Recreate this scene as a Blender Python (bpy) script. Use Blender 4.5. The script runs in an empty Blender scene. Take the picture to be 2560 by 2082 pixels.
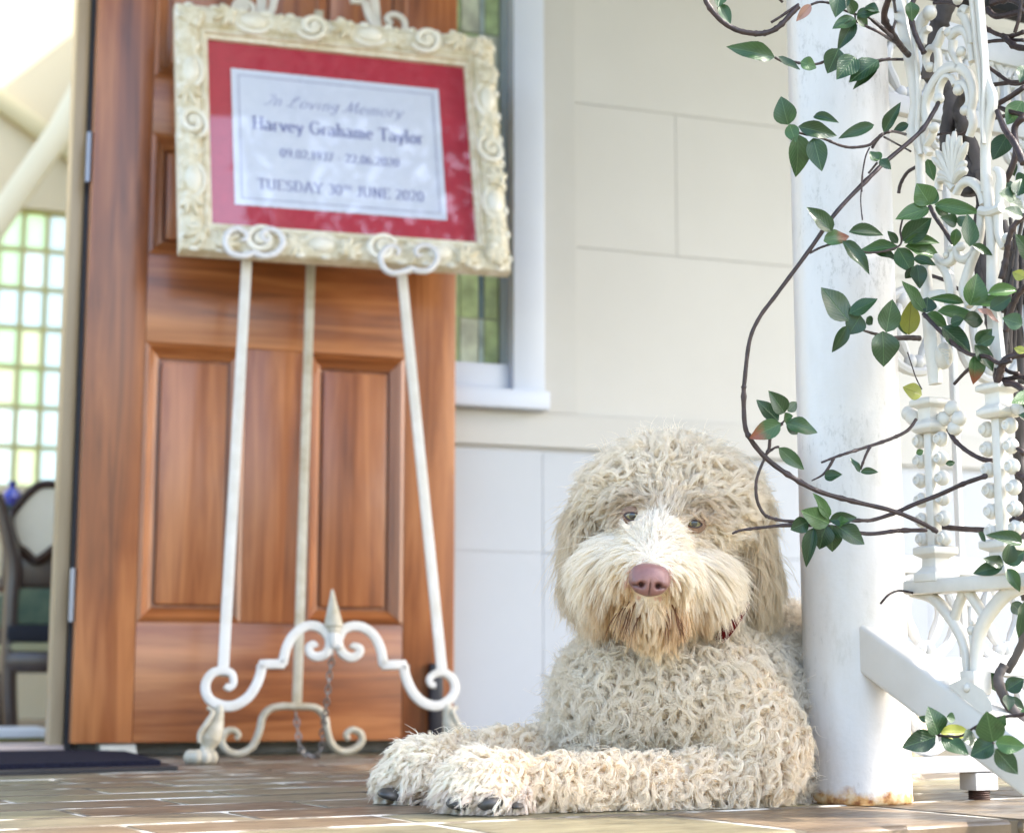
import bpy, bmesh, math, random
import numpy as np
from mathutils import Matrix, Vector
from mathutils.bvhtree import BVHTree
random.seed(7); rng = np.random.default_rng(11)
sc = bpy.context.scene; col = sc.collection
rad = math.radians

# ---------------------------------------------------------------- camera
FPX, HOR, CAMH, YAW = 4357.0, 1709.0, 0.135, rad(20)      # photo pixels 2560 x 2082
PIT = math.atan((HOR - 1041) / FPX)
A = lambda *v: np.array(v, float)
Rv = A(math.cos(YAW), -math.sin(YAW), 0)
Fv = A(math.sin(YAW) * math.cos(PIT), math.cos(YAW) * math.cos(PIT), math.sin(PIT))
Uv = np.cross(Rv, Fv); CAM = A(0, 0, CAMH)
cd = bpy.data.cameras.new('camera'); cam = bpy.data.objects.new('camera', cd); col.objects.link(cam)
cam.matrix_world = Matrix([[Rv[i], Uv[i], -Fv[i], CAM[i]] for i in range(3)] + [[0, 0, 0, 1]])
cd.sensor_fit = 'HORIZONTAL'; cd.sensor_width = 36; cd.lens = 36 * FPX / 2560
cd.clip_start = .05; cd.clip_end = 1000
cd.dof.use_dof = True; cd.dof.focus_distance = 1.93; cd.dof.aperture_fstop = 5.2
sc.camera = cam
# ---------------------------------------------------------------- light
SUN_AZ, SUN_EL = rad(-23), rad(42)          # azimuth from +X (along the house wall)
w = bpy.data.worlds.new('World'); sc.world = w; w.use_nodes = True
nt = w.node_tree; bg = nt.nodes['Background']; sky = nt.nodes.new('ShaderNodeTexSky')
sky.sky_type = 'NISHITA'; sky.sun_disc = False; sky.sun_elevation = SUN_EL
sky.sun_rotation = math.pi / 2 - SUN_AZ; sky.air_density = 1.0; sky.dust_density = 2.5; sky.ozone_density = 1.0
nt.links.new(sky.outputs[0], bg.inputs[0]); bg.inputs[1].default_value = 0.15
sd = bpy.data.lights.new('sun', 'SUN'); so = bpy.data.objects.new('sun', sd); col.objects.link(so)
sd.energy = 2.4; sd.angle = rad(.5); sd.color = (1, .95, .87)
SUNV = Vector((math.cos(SUN_EL) * math.cos(SUN_AZ), math.cos(SUN_EL) * math.sin(SUN_AZ), math.sin(SUN_EL)))
so.rotation_euler = SUNV.to_track_quat('Z', 'Y').to_euler(); so.location = (4, -4, 6)
vs = sc.view_settings; vs.view_transform = 'Standard'; vs.look = 'None'; vs.exposure = 2.45; vs.gamma = 1; vs.use_curve_mapping = False
cy = sc.cycles; cy.max_bounces = 14; cy.diffuse_bounces = 9; cy.glossy_bounces = 4; cy.transmission_bounces = 6
cy.transparent_max_bounces = 12; cy.use_denoising = True; cy.sample_clamp_indirect = 6; cy.caustics_reflective = False; cy.caustics_refractive = False
try: sc.cycles_curves.shape = 'RIBBONS'
except Exception: pass

# ---------------------------------------------------------------- pixels to points
K = 2560 / 2135.0
def ray(u, v): return Fv + Rv * ((u - 1280) / FPX) + Uv * ((1041 - v) / FPX)
def at(u, v, D): return CAM + ray(u, v) * D
def o_(u, v, D): return at(u * K, v * K, D)
def floor_at(u, v, z=0):
    d = ray(u, v); return CAM + d * ((z - CAMH) / d[2])
def on_y(u, v, Y):
    d = ray(u, v); return CAM + d * (Y / d[1])
def on_plane(u, v, p, n):
    d = ray(u, v); return CAM + d * (np.dot(p - CAM, n) / np.dot(d, n))
def proj(P):
    d = P - CAM; D = d @ Fv
    return 1280 + FPX * (d @ Rv) / D, 1041 - FPX * (d @ Uv) / D, D
ZM = lambda x0, y0, s: (lambda x, y: (x0 + x / s, y0 + y / s))
Z1 = ZM(1740, 0, 3.617); Z2 = ZM(2180, 0, 3.616); Z3 = ZM(1960, 440, 3.338); Z4 = ZM(1840, 900, 3.1)
Z5 = ZM(2200, 920, 2.994); Z6 = ZM(2000, 1440, 2.704); Z7 = ZM(1840, 380, 2.993)
E5 = ZM(400, 1400, 2.542); E2 = ZM(400, 0, 2.224)

# ---------------------------------------------------------------- mesh helpers
def smooth_path(pts, n=6, closed=False):
    P = np.array(pts, float); m = len(P); out = []
    if m < 3: return P
    for i in range(m if closed else m - 1):
        g = lambda k: P[k % m] if closed else P[min(max(k, 0), m - 1)]
        p0, p1, p2, p3 = g(i - 1), g(i), g(i + 1), g(i + 2)
        for j in range(n):
            t = j / n
            out.append(.5 * ((2 * p1) + (-p0 + p2) * t + (2 * p0 - 5 * p1 + 4 * p2 - p3) * t * t + (-p0 + 3 * p1 - 3 * p2 + p3) * t ** 3))
    if not closed: out.append(P[-1])
    return np.array(out)
class MB:
    def __init__(s): s.V = []; s.F = []
    def add(s, V, F):
        b = len(s.V); s.V += [tuple(map(float, v)) for v in V]; s.F += [tuple(i + b for i in f) for f in F]; return s
    def box(s, c, ax, ay, az):
        c, ax, ay, az = map(np.asarray, (c, ax, ay, az))
        if np.dot(np.cross(ax, ay), az) < 0: ax = -ax
        V = [c + i * ax + j * ay + k * az for i in (-1, 1) for j in (-1, 1) for k in (-1, 1)]
        return s.add(V, [(0, 1, 3, 2), (4, 6, 7, 5), (0, 4, 5, 1), (2, 3, 7, 6), (0, 2, 6, 4), (1, 5, 7, 3)])
    def bb(s, x0, x1, y0, y1, z0, z1):
        return s.box(((x0 + x1) / 2, (y0 + y1) / 2, (z0 + z1) / 2), A((x1 - x0) / 2, 0, 0), A(0, (y1 - y0) / 2, 0), A(0, 0, (z1 - z0) / 2))
    def tube(s, pts, r, n=8, closed=False):
        P = np.array(pts, float); m = len(P); r = np.broadcast_to(np.asarray(r, float), (m,)) if np.ndim(r) == 0 or len(np.atleast_1d(r)) == m else np.interp(np.linspace(0, 1, m), np.linspace(0, 1, len(r)), r)
        T = np.gradient(P, axis=0) if not closed else np.roll(P, -1, 0) - np.roll(P, 1, 0)
        T /= np.linalg.norm(T, axis=1)[:, None] + 1e-12
        a = A(0, 0, 1) if abs(T[0][2]) < .9 else A(1, 0, 0)
        N = np.cross(T[0], a); N /= np.linalg.norm(N); V = []; F = []
        for i in range(m):
            N = N - T[i] * np.dot(N, T[i]); N /= np.linalg.norm(N) + 1e-12; B = np.cross(T[i], N)
            for k in range(n):
                th = 2 * math.pi * k / n; V.append(P[i] + r[i] * (math.cos(th) * N + math.sin(th) * B))
        for i in range(m if closed else m - 1):
            j = (i + 1) % m
            for k in range(n): F.append((i * n + k, i * n + (k + 1) % n, j * n + (k + 1) % n, j * n + k))
        if not closed: F += [tuple(range(n - 1, -1, -1)), tuple((m - 1) * n + k for k in range(n))]
        return s.add(V, F)
    def bar(s, pts, nrm, w, t, rnd=.3):                       # flat bar swept in a plane: w in plane, t along nrm, eased edges
        P = np.array(pts, float); m = len(P); nrm = np.asarray(nrm, float); nrm = nrm / np.linalg.norm(nrm)
        T = np.gradient(P, axis=0); T /= np.linalg.norm(T, axis=1)[:, None] + 1e-12
        w = np.interp(np.linspace(0, 1, m), np.linspace(0, 1, len(np.atleast_1d(w))), np.atleast_1d(w))
        sec = [(-1, -1 + rnd), (-1, 1 - rnd), (-1 + rnd, 1), (1 - rnd, 1), (1, 1 - rnd), (1, -1 + rnd), (1 - rnd, -1), (-1 + rnd, -1)]
        V = []; F = []; n = 8
        for i in range(m):
            B = np.cross(nrm, T[i]); B /= np.linalg.norm(B) + 1e-12
            for a, b in sec: V.append(P[i] + B * a * w[i] / 2 + nrm * b * t / 2)
        for i in range(m - 1):
            for k in range(n): F.append((i * n + k, (i + 1) * n + k, (i + 1) * n + (k + 1) % n, i * n + (k + 1) % n))
        F += [tuple(range(n)), tuple((m - 1) * n + k for k in range(n - 1, -1, -1))]
        return s.add(V, F)
    def ell(s, c, ax, ay, az, nu=12, nv=8):
        c, ax, ay, az = map(np.asarray, (c, ax, ay, az))
        if np.dot(np.cross(ax, ay), az) < 0: ax = -ax
        V = [c + az]; F = []
        for i in range(1, nv):
            th = math.pi * i / nv
            for k in range(nu):
                ph = 2 * math.pi * k / nu; V.append(c + az * math.cos(th) + math.sin(th) * (ax * math.cos(ph) + ay * math.sin(ph)))
        V.append(c - az); L = len(V) - 1
        for k in range(nu):
            k2 = (k + 1) % nu; F.append((0, 1 + k, 1 + k2)); F.append((L, L - nu + k2, L - nu + k))
            for i in range(nv - 2): F.append((1 + i * nu + k, 1 + (i + 1) * nu + k, 1 + (i + 1) * nu + k2, 1 + i * nu + k2))
        return s.add(V, F)
    def lathe(s, c, prof, n=16, ax=A(1, 0, 0), ay=A(0, 1, 0), az=A(0, 0, 1)):
        V = []; F = []; m = len(prof)
        for r, h in prof:
            for k in range(n):
                th = 2 * math.pi * k / n; V.append(np.asarray(c) + az * h + r * (ax * math.cos(th) + ay * math.sin(th)))
        for i in range(m - 1):
            for k in range(n): F.append((i * n + k, i * n + (k + 1) % n, (i + 1) * n + (k + 1) % n, (i + 1) * n + k))
        F += [tuple(range(n - 1, -1, -1)), tuple((m - 1) * n + k for k in range(n))]
        return s.add(V, F)
    def mesh(s, name, off=(0, 0, 0), smooth=True, bevel=0, seg=2, angle=40):
        me = bpy.data.meshes.new(name); off = np.asarray(off)
        me.from_pydata([tuple(np.asarray(v) - off) for v in s.V], [], s.F)
        if bevel:
            bm = bmesh.new(); bm.from_mesh(me)
            bmesh.ops.bevel(bm, geom=[e for e in bm.edges if len(e.link_faces) == 2 and e.calc_face_angle(0) > rad(35)], offset=bevel, segments=seg, affect='EDGES', profile=.6)
            bm.to_mesh(me); bm.free()
        if smooth:
            me.polygons.foreach_set('use_smooth', [True] * len(me.polygons)); me.set_sharp_from_angle(angle=rad(angle))
        me.update(); return me
    def build(s, name, mat, parent=None, **k):
        off = ORG.get(parent.name, (0, 0, 0)) if parent else (0, 0, 0)
        o = bpy.data.objects.new(name, s.mesh(name, off, **k)); col.objects.link(o)
        o.data.materials.append(mat)
        if parent: o.parent = parent; ORG[o.name] = off
        return o
ORG = {}
def thing(name, loc, label, cat, group=None):
    e = bpy.data.objects.new(name, None); col.objects.link(e); e.location = loc; e.empty_display_size = .1
    ORG[e.name] = tuple(loc); return tag(e, label, cat, group)
def tag(o, label=None, cat=None, group=None, kind=None):
    for k, v in (('label', label), ('category', cat), ('group', group), ('kind', kind)):
        if v: o[k] = v
    return o
def place(name, mesh, parent, M):                     # shared mesh, world matrix M, child of a thing or part
    o = bpy.data.objects.new(name, mesh); col.objects.link(o); o.parent = parent
    o.matrix_local = Matrix.Translation(-Vector(ORG[parent.name])) @ M
    return o
def frameM(c, x, y, z):
    return Matrix([[x[i], y[i], z[i], c[i]] for i in range(3)] + [[0, 0, 0, 1]])

# ---------------------------------------------------------------- materials
def nodes(name):
    m = bpy.data.materials.new(name); m.use_nodes = True; t = m.node_tree
    return m, t, t.nodes['Principled BSDF'], t.links.new
def N(t, kind, **k):
    n = t.nodes.new('ShaderNode' + kind)
    for a, b in k.items():
        if a.startswith('i_'): n.inputs[int(a[2:]) if a[2:].isdigit() else a[2:].replace('_', ' ')].default_value = b
        else: setattr(n, a, b)
    return n
def ramp(t, stops):
    n = t.nodes.new('ShaderNodeValToRGB'); e = n.color_ramp.elements
    while len(e) < len(stops): e.new(.5)
    for x, (p, c) in zip(e, stops): x.position = p; x.color = (*c, 1) if len(c) == 3 else c
    return n
def coords(t, L, rnd=True, scale=(1, 1, 1)):
    tc = N(t, 'TexCoord'); mp = N(t, 'Mapping'); mp.inputs['Scale'].default_value = scale
    L(tc.outputs['Object'], mp.inputs['Vector'])
    if rnd:
        oi = N(t, 'ObjectInfo'); mu = N(t, 'Math', operation='MULTIPLY', i_1=37.0); L(oi.outputs['Random'], mu.inputs[0]); L(mu.outputs[0], mp.inputs['Location'])
    return mp.outputs[0]
def basic(name, c1, c2=None, rough=.5, scale=8, bump=0, bscale=60, spec=.5, coat=0, metal=0, stretch=(1, 1, 1), rnd=True, detail=5):
    m, t, b, L = nodes(name); v = coords(t, L, rnd, stretch)
    n = N(t, 'TexNoise', i_Scale=scale, i_Detail=detail, i_Roughness=.6); L(v, n.inputs['Vector'])
    r = ramp(t, [(.32, c1), (.68, c2 or c1)]); L(n.outputs[0], r.inputs[0]); L(r.outputs[0], b.inputs['Base Color'])
    b.inputs['Roughness'].default_value = rough; b.inputs['Specular IOR Level'].default_value = spec
    b.inputs['Coat Weight'].default_value = coat; b.inputs['Coat Roughness'].default_value = .12; b.inputs['Metallic'].default_value = metal
    if bump:
        n2 = N(t, 'TexNoise', i_Scale=bscale, i_Detail=4); L(v, n2.inputs['Vector'])
        bp = N(t, 'Bump', i_Strength=bump, i_Distance=.002); L(n2.outputs[0], bp.inputs['Height']); L(bp.outputs[0], b.inputs['Normal'])
    return m
def wood(name, grain, dark, mid, light, coat=.38, rough=.36):
    m, t, b, L = nodes(name); sc_ = [16, 16, 16]; sc_[grain] = .9
    v = coords(t, L, True, sc_)
    n = N(t, 'TexNoise', i_Scale=2.2, i_Detail=7, i_Roughness=.6, i_Distortion=.7); L(v, n.inputs['Vector'])
    s3 = [3, 3, 3]; s3[grain] = .8; v2 = coords(t, L, True, s3)
    n2 = N(t, 'TexNoise', i_Scale=2.0, i_Detail=3, i_Distortion=1.2); L(v2, n2.inputs['Vector'])
    mx = N(t, 'Mix', data_type='FLOAT', i_0=.42); L(n.outputs[0], mx.inputs[2]); L(n2.outputs[0], mx.inputs[3])
    r = ramp(t, [(.33, dark), (.48, mid), (.66, light)]); L(mx.outputs[0], r.inputs[0]); L(r.outputs[0], b.inputs['Base Color'])
    b.inputs['Roughness'].default_value = rough; b.inputs['Coat Weight'].default_value = coat; b.inputs['Coat Roughness'].default_value = .16
    bp = N(t, 'Bump', i_Strength=.12, i_Distance=.002); L(n.outputs[0], bp.inputs['Height']); L(bp.outputs[0], b.inputs['Normal'])
    return m
DK, MD, LT = (.11, .027, .006), (.29, .090, .025), (.52, .205, .070)
M_woodV = wood('door_timber_vertical', 2, DK, MD, LT); M_woodH = wood('door_timber_horizontal', 0, DK, MD, LT)
M_iron = basic('white_iron_paint', (.60, .57, .51), (.70, .68, .64), rough=.42, scale=22, bump=.25, bscale=90)
M_cream = basic('cream_iron_paint', (.42, .36, .25), (.60, .56, .46), rough=.45, scale=30, bump=.3, bscale=80)
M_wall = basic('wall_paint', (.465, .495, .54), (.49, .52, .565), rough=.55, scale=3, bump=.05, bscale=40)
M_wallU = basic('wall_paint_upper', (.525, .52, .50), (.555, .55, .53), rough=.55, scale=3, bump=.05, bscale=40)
M_trim = basic('trim_paint', (.49, .485, .465), (.52, .515, .495), rough=.5, scale=4)
M_winfr = basic('window_frame_paint', (.54, .59, .70), (.58, .63, .73), rough=.3, scale=4)
M_dark = basic('black_metal', (.01, .01, .014), (.022, .02, .03), rough=.4, scale=20)
M_skirt = basic('skirting_grey', (.16, .16, .15), (.26, .26, .25), rough=.7, scale=18)

# ---------------------------------------------------------------- ground, porch floor, ceiling
gm = MB(); gm.add([(-150, -150, -.62), (150, -150, -.62), (150, 150, -.62), (-150, 150, -.62)], [(0, 1, 2, 3)])
tag(gm.build('ground', basic('garden_ground', (.16, .17, .10), (.30, .28, .22), rough=.9, scale=1.5), smooth=False), 'pale garden ground in front of the porch', kind='structure')
ta = rad(9); TV = A(math.cos(ta), math.sin(ta), 0); PV = A(-math.sin(ta), math.cos(ta), 0); ZV = A(0, 0, 1)
tp = lambda a, b, z=0: TV * a + PV * b + ZV * z
m, t, b, L = nodes('porch_mortar'); M_mortar = m
v = coords(t, L, False); n = N(t, 'TexNoise', i_Scale=9, i_Detail=6); L(v, n.inputs['Vector'])
r = ramp(t, [(.46, (.11, .09, .065)), (.56, (.52, .50, .45))]); L(n.outputs[0], r.inputs[0]); L(r.outputs[0], b.inputs['Base Color']); b.inputs['Roughness'].default_value = .8
pf = MB(); pf.box(tp(.9, 2.6, -.3100), TV * 2.6, PV * 1.272, ZV * .309)
porch = tag(pf.build('porch_floor', M_mortar, smooth=False), 'brown brick-bond tiled porch floor with pale mortar joints', kind='structure')
m, t, b, L = nodes('porch_tile'); M_tile = m
oi = N(t, 'ObjectInfo'); v = coords(t, L, True, (1, 3.0, 1))
n1 = N(t, 'TexNoise', i_Scale=7, i_Detail=7, i_Roughness=.7); L(v, n1.inputs['Vector'])
r = ramp(t, [(.3, (.085, .074, .054)), (.5, (.155, .135, .098)), (.72, (.235, .212, .160))]); L(n1.outputs[0], r.inputs[0])
r2 = ramp(t, [(0, (1.05, .82, .70)), (.22, (.80, .68, .60)), (.5, (1.0, 1.0, .92)), (.8, (1.15, 1.18, .95)), (1, (.80, .74, .68))]); L(oi.outputs['Random'], r2.inputs[0])
mx = N(t, 'Mix', data_type='RGBA', blend_type='MULTIPLY', i_0=1.0); L(r.outputs[0], mx.inputs[6]); L(r2.outputs[0], mx.inputs[7]); L(mx.outputs[2], b.inputs['Base Color'])
n3 = N(t, 'TexNoise', i_Scale=30, i_Detail=5); L(v, n3.inputs['Vector'])
r3 = ramp(t, [(.3, (.28,) * 3), (.7, (.52,) * 3)]); L(n3.outputs[0], r3.inputs[0]); L(r3.outputs[0], b.inputs['Roughness'])
bp = N(t, 'Bump', i_Strength=.35, i_Distance=.002); L(n3.outputs[0], bp.inputs['Height']); L(bp.outputs[0], b.inputs['Normal'])
def slab(a, d, h=.012, bv=.0011):
    q = MB(); q.box((0, 0, -h / 2), A(a / 2, 0, 0), A(0, d / 2, 0), A(0, 0, h / 2)); me = q.mesh('tile', bevel=bv, seg=1); me.materials.append(M_tile); return me
LEN, ROW, J = .27, .122, .0085
tile_mesh = slab(LEN - J, ROW - J); edge_mesh = slab(LEN - J, .251 - J, .016, .004)
def put_tile(me, a, b, z=0):
    return place('tile', me, porch, frameM(tp(a, b, z + rng.uniform(-.0002, .0004)), TV, PV, ZV))
ORG[porch.name] = (0, 0, 0)
for i in range(-2, 9): put_tile(edge_mesh, .505 + LEN * (i + .5), 1.32 + .1255)
for rI in range(16):
    b0 = 1.571 + ROW * rI
    a0 = .505 + (LEN / 2 if rI % 2 else 0) + rng.uniform(-.02, .02)
    lo, hi = (-.55, 2.6)
    for i in range(-6, 9):
        a = a0 + LEN * (i + .5)
        u, vv, D = proj(tp(a, b0 + ROW / 2))
        if -300 < u < 2860: put_tile(tile_mesh, a, b0 + ROW / 2)
for rI in range(15):                                       # raised mortar lines between the rows, broken where they have worn
    bq = 1.571 + ROW * rI; q = MB(); n_ = 60; aa = np.linspace(-.9, 3.0, n_); ww = rng.uniform(.002, .0042, n_); hh = rng.uniform(.0003, .0011, n_); V = []
    for a, w_, h_ in zip(aa, ww, hh): V += [tp(a, bq - w_ - .0012, -.001), tp(a, bq - w_ * .7, h_), tp(a, bq + w_ * .7, h_), tp(a, bq + w_ + .0012, -.001)]
    q.add(V, [(4 * i + k, 4 * i + 4 + k, 4 * i + 5 + k, 4 * i + 1 + k) for i in range(n_ - 1) for k in range(3)]); q.build('mortar_joint', M_mortar, porch, smooth=False)
M_brick = basic('edge_brick', (.10, .048, .036), (.19, .105, .08), rough=.8, scale=26, bump=.5, bscale=70)
q = MB(); q.box((0, 0, 0), A(.113, 0, 0), A(0, .05, 0), A(0, 0, .036)); bk = q.mesh('edge_brick', bevel=.004, seg=1); bk.materials.append(M_brick)
for i in range(-2, 9):
    for k in range(3):
        place('edge_brick', bk, porch, frameM(tp(.39 + .236 * (i + .5 * (k % 2)), 1.3715, -.0575 - .083 * k), TV, PV, ZV))
q = MB(); q.box(tp(2.4, 2.5, 2.62), TV * 4.6, PV * 1.27, ZV * .03)
tag(q.build('verandah_ceiling', M_trim, smooth=False), 'white boarded verandah ceiling over the porch', kind='structure')

# ---------------------------------------------------------------- house wall with window and doorway
YW, YD = 3.45, 3.36
xw = lambda u, v: on_y(u, v, YW)[0]; zw = lambda u, v: on_y(u, v, YW)[2]
XJ = on_y(165, 1000, YW)[0]                         # right side of the doorway
wx0, wx1 = on_y(1000, 600, YW)[0], on_y(1350, 600, YW)[0]     # window frame outer (left part behind the door)
wz0 = zw(1250, 1012)
house = thing('house_wall', (1.6, YW, 0), 'pale painted panelled house wall behind the dog and post', 'wall')
GR = zw(1300, 1121); L1 = zw(1442, 257); L2 = zw(1442, 618)
XR = 4.2; TOP = 2.6
q = MB(); q.bb(XJ + .03, wx0, YW + .0035, YW + .16, 0, TOP); q.bb(wx0, wx1, YW + .0035, YW + .16, 0, wz0); q.bb(wx1, XR, YW + .0035, YW + .16, 0, TOP); q.bb(wx0, wx1, YW + .0035, YW + .16, 2.3, TOP)

q.build('wall_core', basic('wall_shadow_gap', (.5, .5, .5), rough=.8), house, smooth=False)
def panel(x0, x1, z0, z1, mat, th=.0036, nm='cladding_panel', y=YW):
    g = .0005; p = MB(); p.bb(x0 + g, x1 - g, y, y + th, z0 + g, z1 - g); return p.build(nm, mat, house, bevel=.0007, seg=1)
xt = xw(1440, 800); LEDT = zw(1300, 1030)
x_s = xw(1690, 450)
panel(wx1, xt, LEDT, TOP, M_trim, .020, 'trim_board', YW - .006)
for z0, z1, xs in ((LEDT, L2, [xt, XR]), (L2, L1, [xt, x_s, x_s + 1.2, XR]), (L1, L1 + .32, [xt, xt + .9, XR]), (L1 + .32, TOP, [xt, x_s + .5, XR])):
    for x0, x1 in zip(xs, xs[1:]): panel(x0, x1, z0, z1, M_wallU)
panel(XJ + .05, XR, GR + .004, LEDT, M_trim, .020, 'ledge_board', YW - .008)
SM = zw(2100, 1402)
xv = xw(1357, 1300)
for x0, x1 in ((XJ + .05, xv), (xv, xv + .95), (xv + .95, XR)):
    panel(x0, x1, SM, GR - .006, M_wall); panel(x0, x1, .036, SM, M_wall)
q = MB(); q.bb(XJ + .04, XR, YW - .014, YW + .0034, 0, .034); q.build('skirting_board', M_skirt, house, bevel=.003, seg=1)
# window
win = thing('sidelight_window', (wx1, YW, wz0), 'leaded green stained glass window in a white frame beside the timber door', 'window')
gx1 = xw(1272, 700); gz0 = zw(1200, 908)
fr = MB(); fr.bb(gx1, wx1, YW - .03, YW + .05, wz0, 2.3); fr.build('frame', M_winfr, win, bevel=.004)
fr = MB(); fr.bb(wx0, gx1 - .0005, YW - .01, YW + .05, wz0 + .03, gz0); fr.build('frame', M_winfr, win, bevel=.004)
fr = MB(); fr.bb(wx0, wx1 + .006, YW - .045, YW + .04, wz0 - .012, wz0 + .028); fr.build('sill', M_winfr, win, bevel=.005)
M_lead = basic('lead_came', (.10, .11, .12), rough=.5)
q = MB(); q.bb(gx1 - .016, gx1, YW + .008, YW + .04, gz0, 2.3); q.build('glazing_bead', basic('bead_grey', (.30, .36, .38), rough=.4), win, smooth=False)
def glassmat(name, c, tr=.75):
    m, t, b, L = nodes(name); out = t.nodes['Material Output']
    b.inputs['Base Color'].default_value = (*c, 1); b.inputs['Roughness'].default_value = .1
    v = coords(t, L, True); n = N(t, 'TexNoise', i_Scale=25, i_Detail=3); L(v, n.inputs['Vector'])
    r = ramp(t, [(.3, tuple(x * .7 for x in c)), (.7, tuple(min(1, x * 1.25) for x in c))]); L(n.outputs[0], r.inputs[0])
    L(r.outputs[0], b.inputs['Base Color'])
    tl = N(t, 'BsdfTranslucent'); L(r.outputs[0], tl.inputs[0]); mx = N(t, 'MixShader', i_0=tr); L(b.outputs[0], mx.inputs[1]); L(tl.outputs[0], mx.inputs[2]); L(mx.outputs[0], out.inputs[0])
    return m
G_cols = [glassmat('pane_green', (.50, .64, .34), .25), glassmat('pane_pale', (.66, .72, .60), .25), glassmat('pane_aqua', (.50, .62, .62), .25), glassmat('pane_yellow', (.72, .70, .45), .25), glassmat('pane_blue', (.18, .28, .34), .25)]
xs = [wx0, gx1 - .105, gx1 - .062, gx1 - .050, gx1 - .016]
zz = gz0; k = 0
while zz < 2.3:
    hgt = [.10, .16, .12, .22, .14][k % 5]; z1 = min(2.3, zz + hgt)
    for i, (x0, x1) in enumerate(zip(xs, xs[1:])):
        p = MB(); p.bb(x0 + .0015, x1 - .0015, YW + .018, YW + .022, zz + .0015, z1 - .0015)
        c = {0: 0, 1: [1, 0, 1, 3, 0][k % 5], 2: [2, 4, 3, 3, 2][k % 5], 3: [0, 0, 3, 0, 1][k % 5]}[i]
        p.build('pane', G_cols[c], win, smooth=False)
    zz = z1; k += 1
q = MB(); q.bb(wx0, gx1, YW + .026, YW + .030, gz0, 2.3); q.build('backing_glass', glassmat('backing_pale', (.6, .62, .55), .3), win, smooth=False)

# ---------------------------------------------------------------- doorway, room
jl, jr = on_y(128, 1400, YW)[0], XJ
jamb = thing('door_frame', (jr, YW, 0), 'bronze brown timber door jamb beside the open doorway', 'door frame')
M_jamb = basic('jamb_paint', (.36, .27, .16), (.46, .36, .23), rough=.35, scale=3, stretch=(6, 6, .6))
xa = on_y(150, 1500, YW)[0]; xb = on_y(172, 1500, YW - .03)[0]
q = MB(); q.bb(xa - .014, xb, YW - .03, YW + .05, 0, 2.1); q.build('jamb', M_jamb, jamb, bevel=.006)
q = MB(); q.bb(xb + .001, xb + .014, YW - .035, YW + .01, 0, 2.1); q.build('dark_gap_strip', M_dark, jamb, smooth=False)  # black strip put in for the shade of the gap beside the door
q = MB(); q.bb(xa - 1.1, xb - .0005, YW - .06, YW + .14, .0, .022); q.build('threshold', basic('threshold_stone', (.46, .37, .33), (.55, .45, .42), rough=.5), jamb, bevel=.004)
YB = 6.4
M_room = basic('room_wall_paint', (.66, .56, .36), (.70, .60, .40), rough=.7, scale=2)
room = thing('room_wall', (0, YB, 0), 'cream painted back wall inside the room seen through the doorway', 'wall')
bxL, bxR = on_y(-260, 800, YB)[0], on_y(172, 800, YB)[0]; bz0, bz1 = on_y(60, 1215, YB)[2], on_y(60, 520, YB)[2]
q = MB(); q.bb(-4, bxL, YB, YB + .1, 0, 3.4); q.bb(bxR, 2.2, YB, YB + .1, 0, 3.4); q.bb(bxL, bxR, YB, YB + .1, 0, bz0); q.bb(bxL, bxR, YB, YB + .1, bz1, 3.4); q.build('wall_board', M_room, room, smooth=False)
q = MB(); q.box((on_y(190, 200, YB - .1)[0] + .9, 5.2, 1.7), A(.02, 0, 0), A(0, 1.15, 0), A(0, 0, 1.7)); tag(q.build('room_partition', M_room, smooth=False), 'plain cream side wall inside the room', 'wall')
q = MB(); c0, c1 = on_y(-10, 560, YB - .35), on_y(150, 330, YB - .35); c2, c3 = on_y(150, 330, YB - .35), on_y(230, 180, YB - .35)
dv = c1 - c0; q.bar([c0 - dv, c0, c1, c3, c3 + dv], A(0, 1, 0), .085, .06)  # pale board added in place of a bright diagonal strip of light
tag(q.build('light_strip_board', basic('light_strip_cream', (.80, .72, .50), rough=.6)), 'pale sloping board standing for a light strip high inside the room', 'handrail')
q = MB(); c0, c1 = on_y(-20, 240, YB - .02), on_y(190, 390, YB - .02); dv = c1 - c0; q.bar([c0 - dv * 2, c0, c1, c1 + dv], A(0, 1, 0), .07, .05); q.build('sloping_cornice', basic('cornice_cream', (.58, .5, .28), rough=.6), room)
rw = thing('leaded_window', (bxR, YB, bz0), 'pale green and white leaded window glowing inside the room', 'window')
def clearpane(name, c):
    m, t, b, L = nodes(name); tr = N(t, 'BsdfTransparent'); tr.inputs[0].default_value = (*c, 1); tl = N(t, 'BsdfTranslucent'); tl.inputs[0].default_value = (*c, 1); mx = N(t, 'MixShader', i_0=.5); L(tr.outputs[0], mx.inputs[1]); L(tl.outputs[0], mx.inputs[2]); L(mx.outputs[0], t.nodes['Material Output'].inputs[0]); return m
P_c = [clearpane('room_pane_white', (.97, .97, .90)), clearpane('room_pane_green', (.88, .95, .72)), clearpane('room_pane_yellow', (.97, .95, .72)), clearpane('room_pane_blue', (.92, .95, .92))]
nx, nz = 7, 7
for i in range(nx):
    for j in range(nz):
        p = MB(); dx = (bxR - bxL) / nx; dz = (bz1 - bz0) / nz
        p.bb(bxL + dx * i + .008, bxL + dx * (i + 1) - .008, YB + .04, YB + .05, bz0 + dz * j + .008, bz0 + dz * (j + 1) - .008)
        p.build('pane', P_c[[0, 1, 0, 3, 2, 1, 0, 2, 1][(i * 5 + j * 3 + i * j) % 9]], rw, smooth=False)
M_bar = basic('bar_olive', (.55, .52, .22), rough=.5)
for i in range(nx + 1): x = bxL + (bxR - bxL) * i / nx; MB().bb(x - .008, x + .008, YB + .025, YB + .06, bz0, bz1).build('glazing_bar', M_bar, rw, smooth=False)
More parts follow.
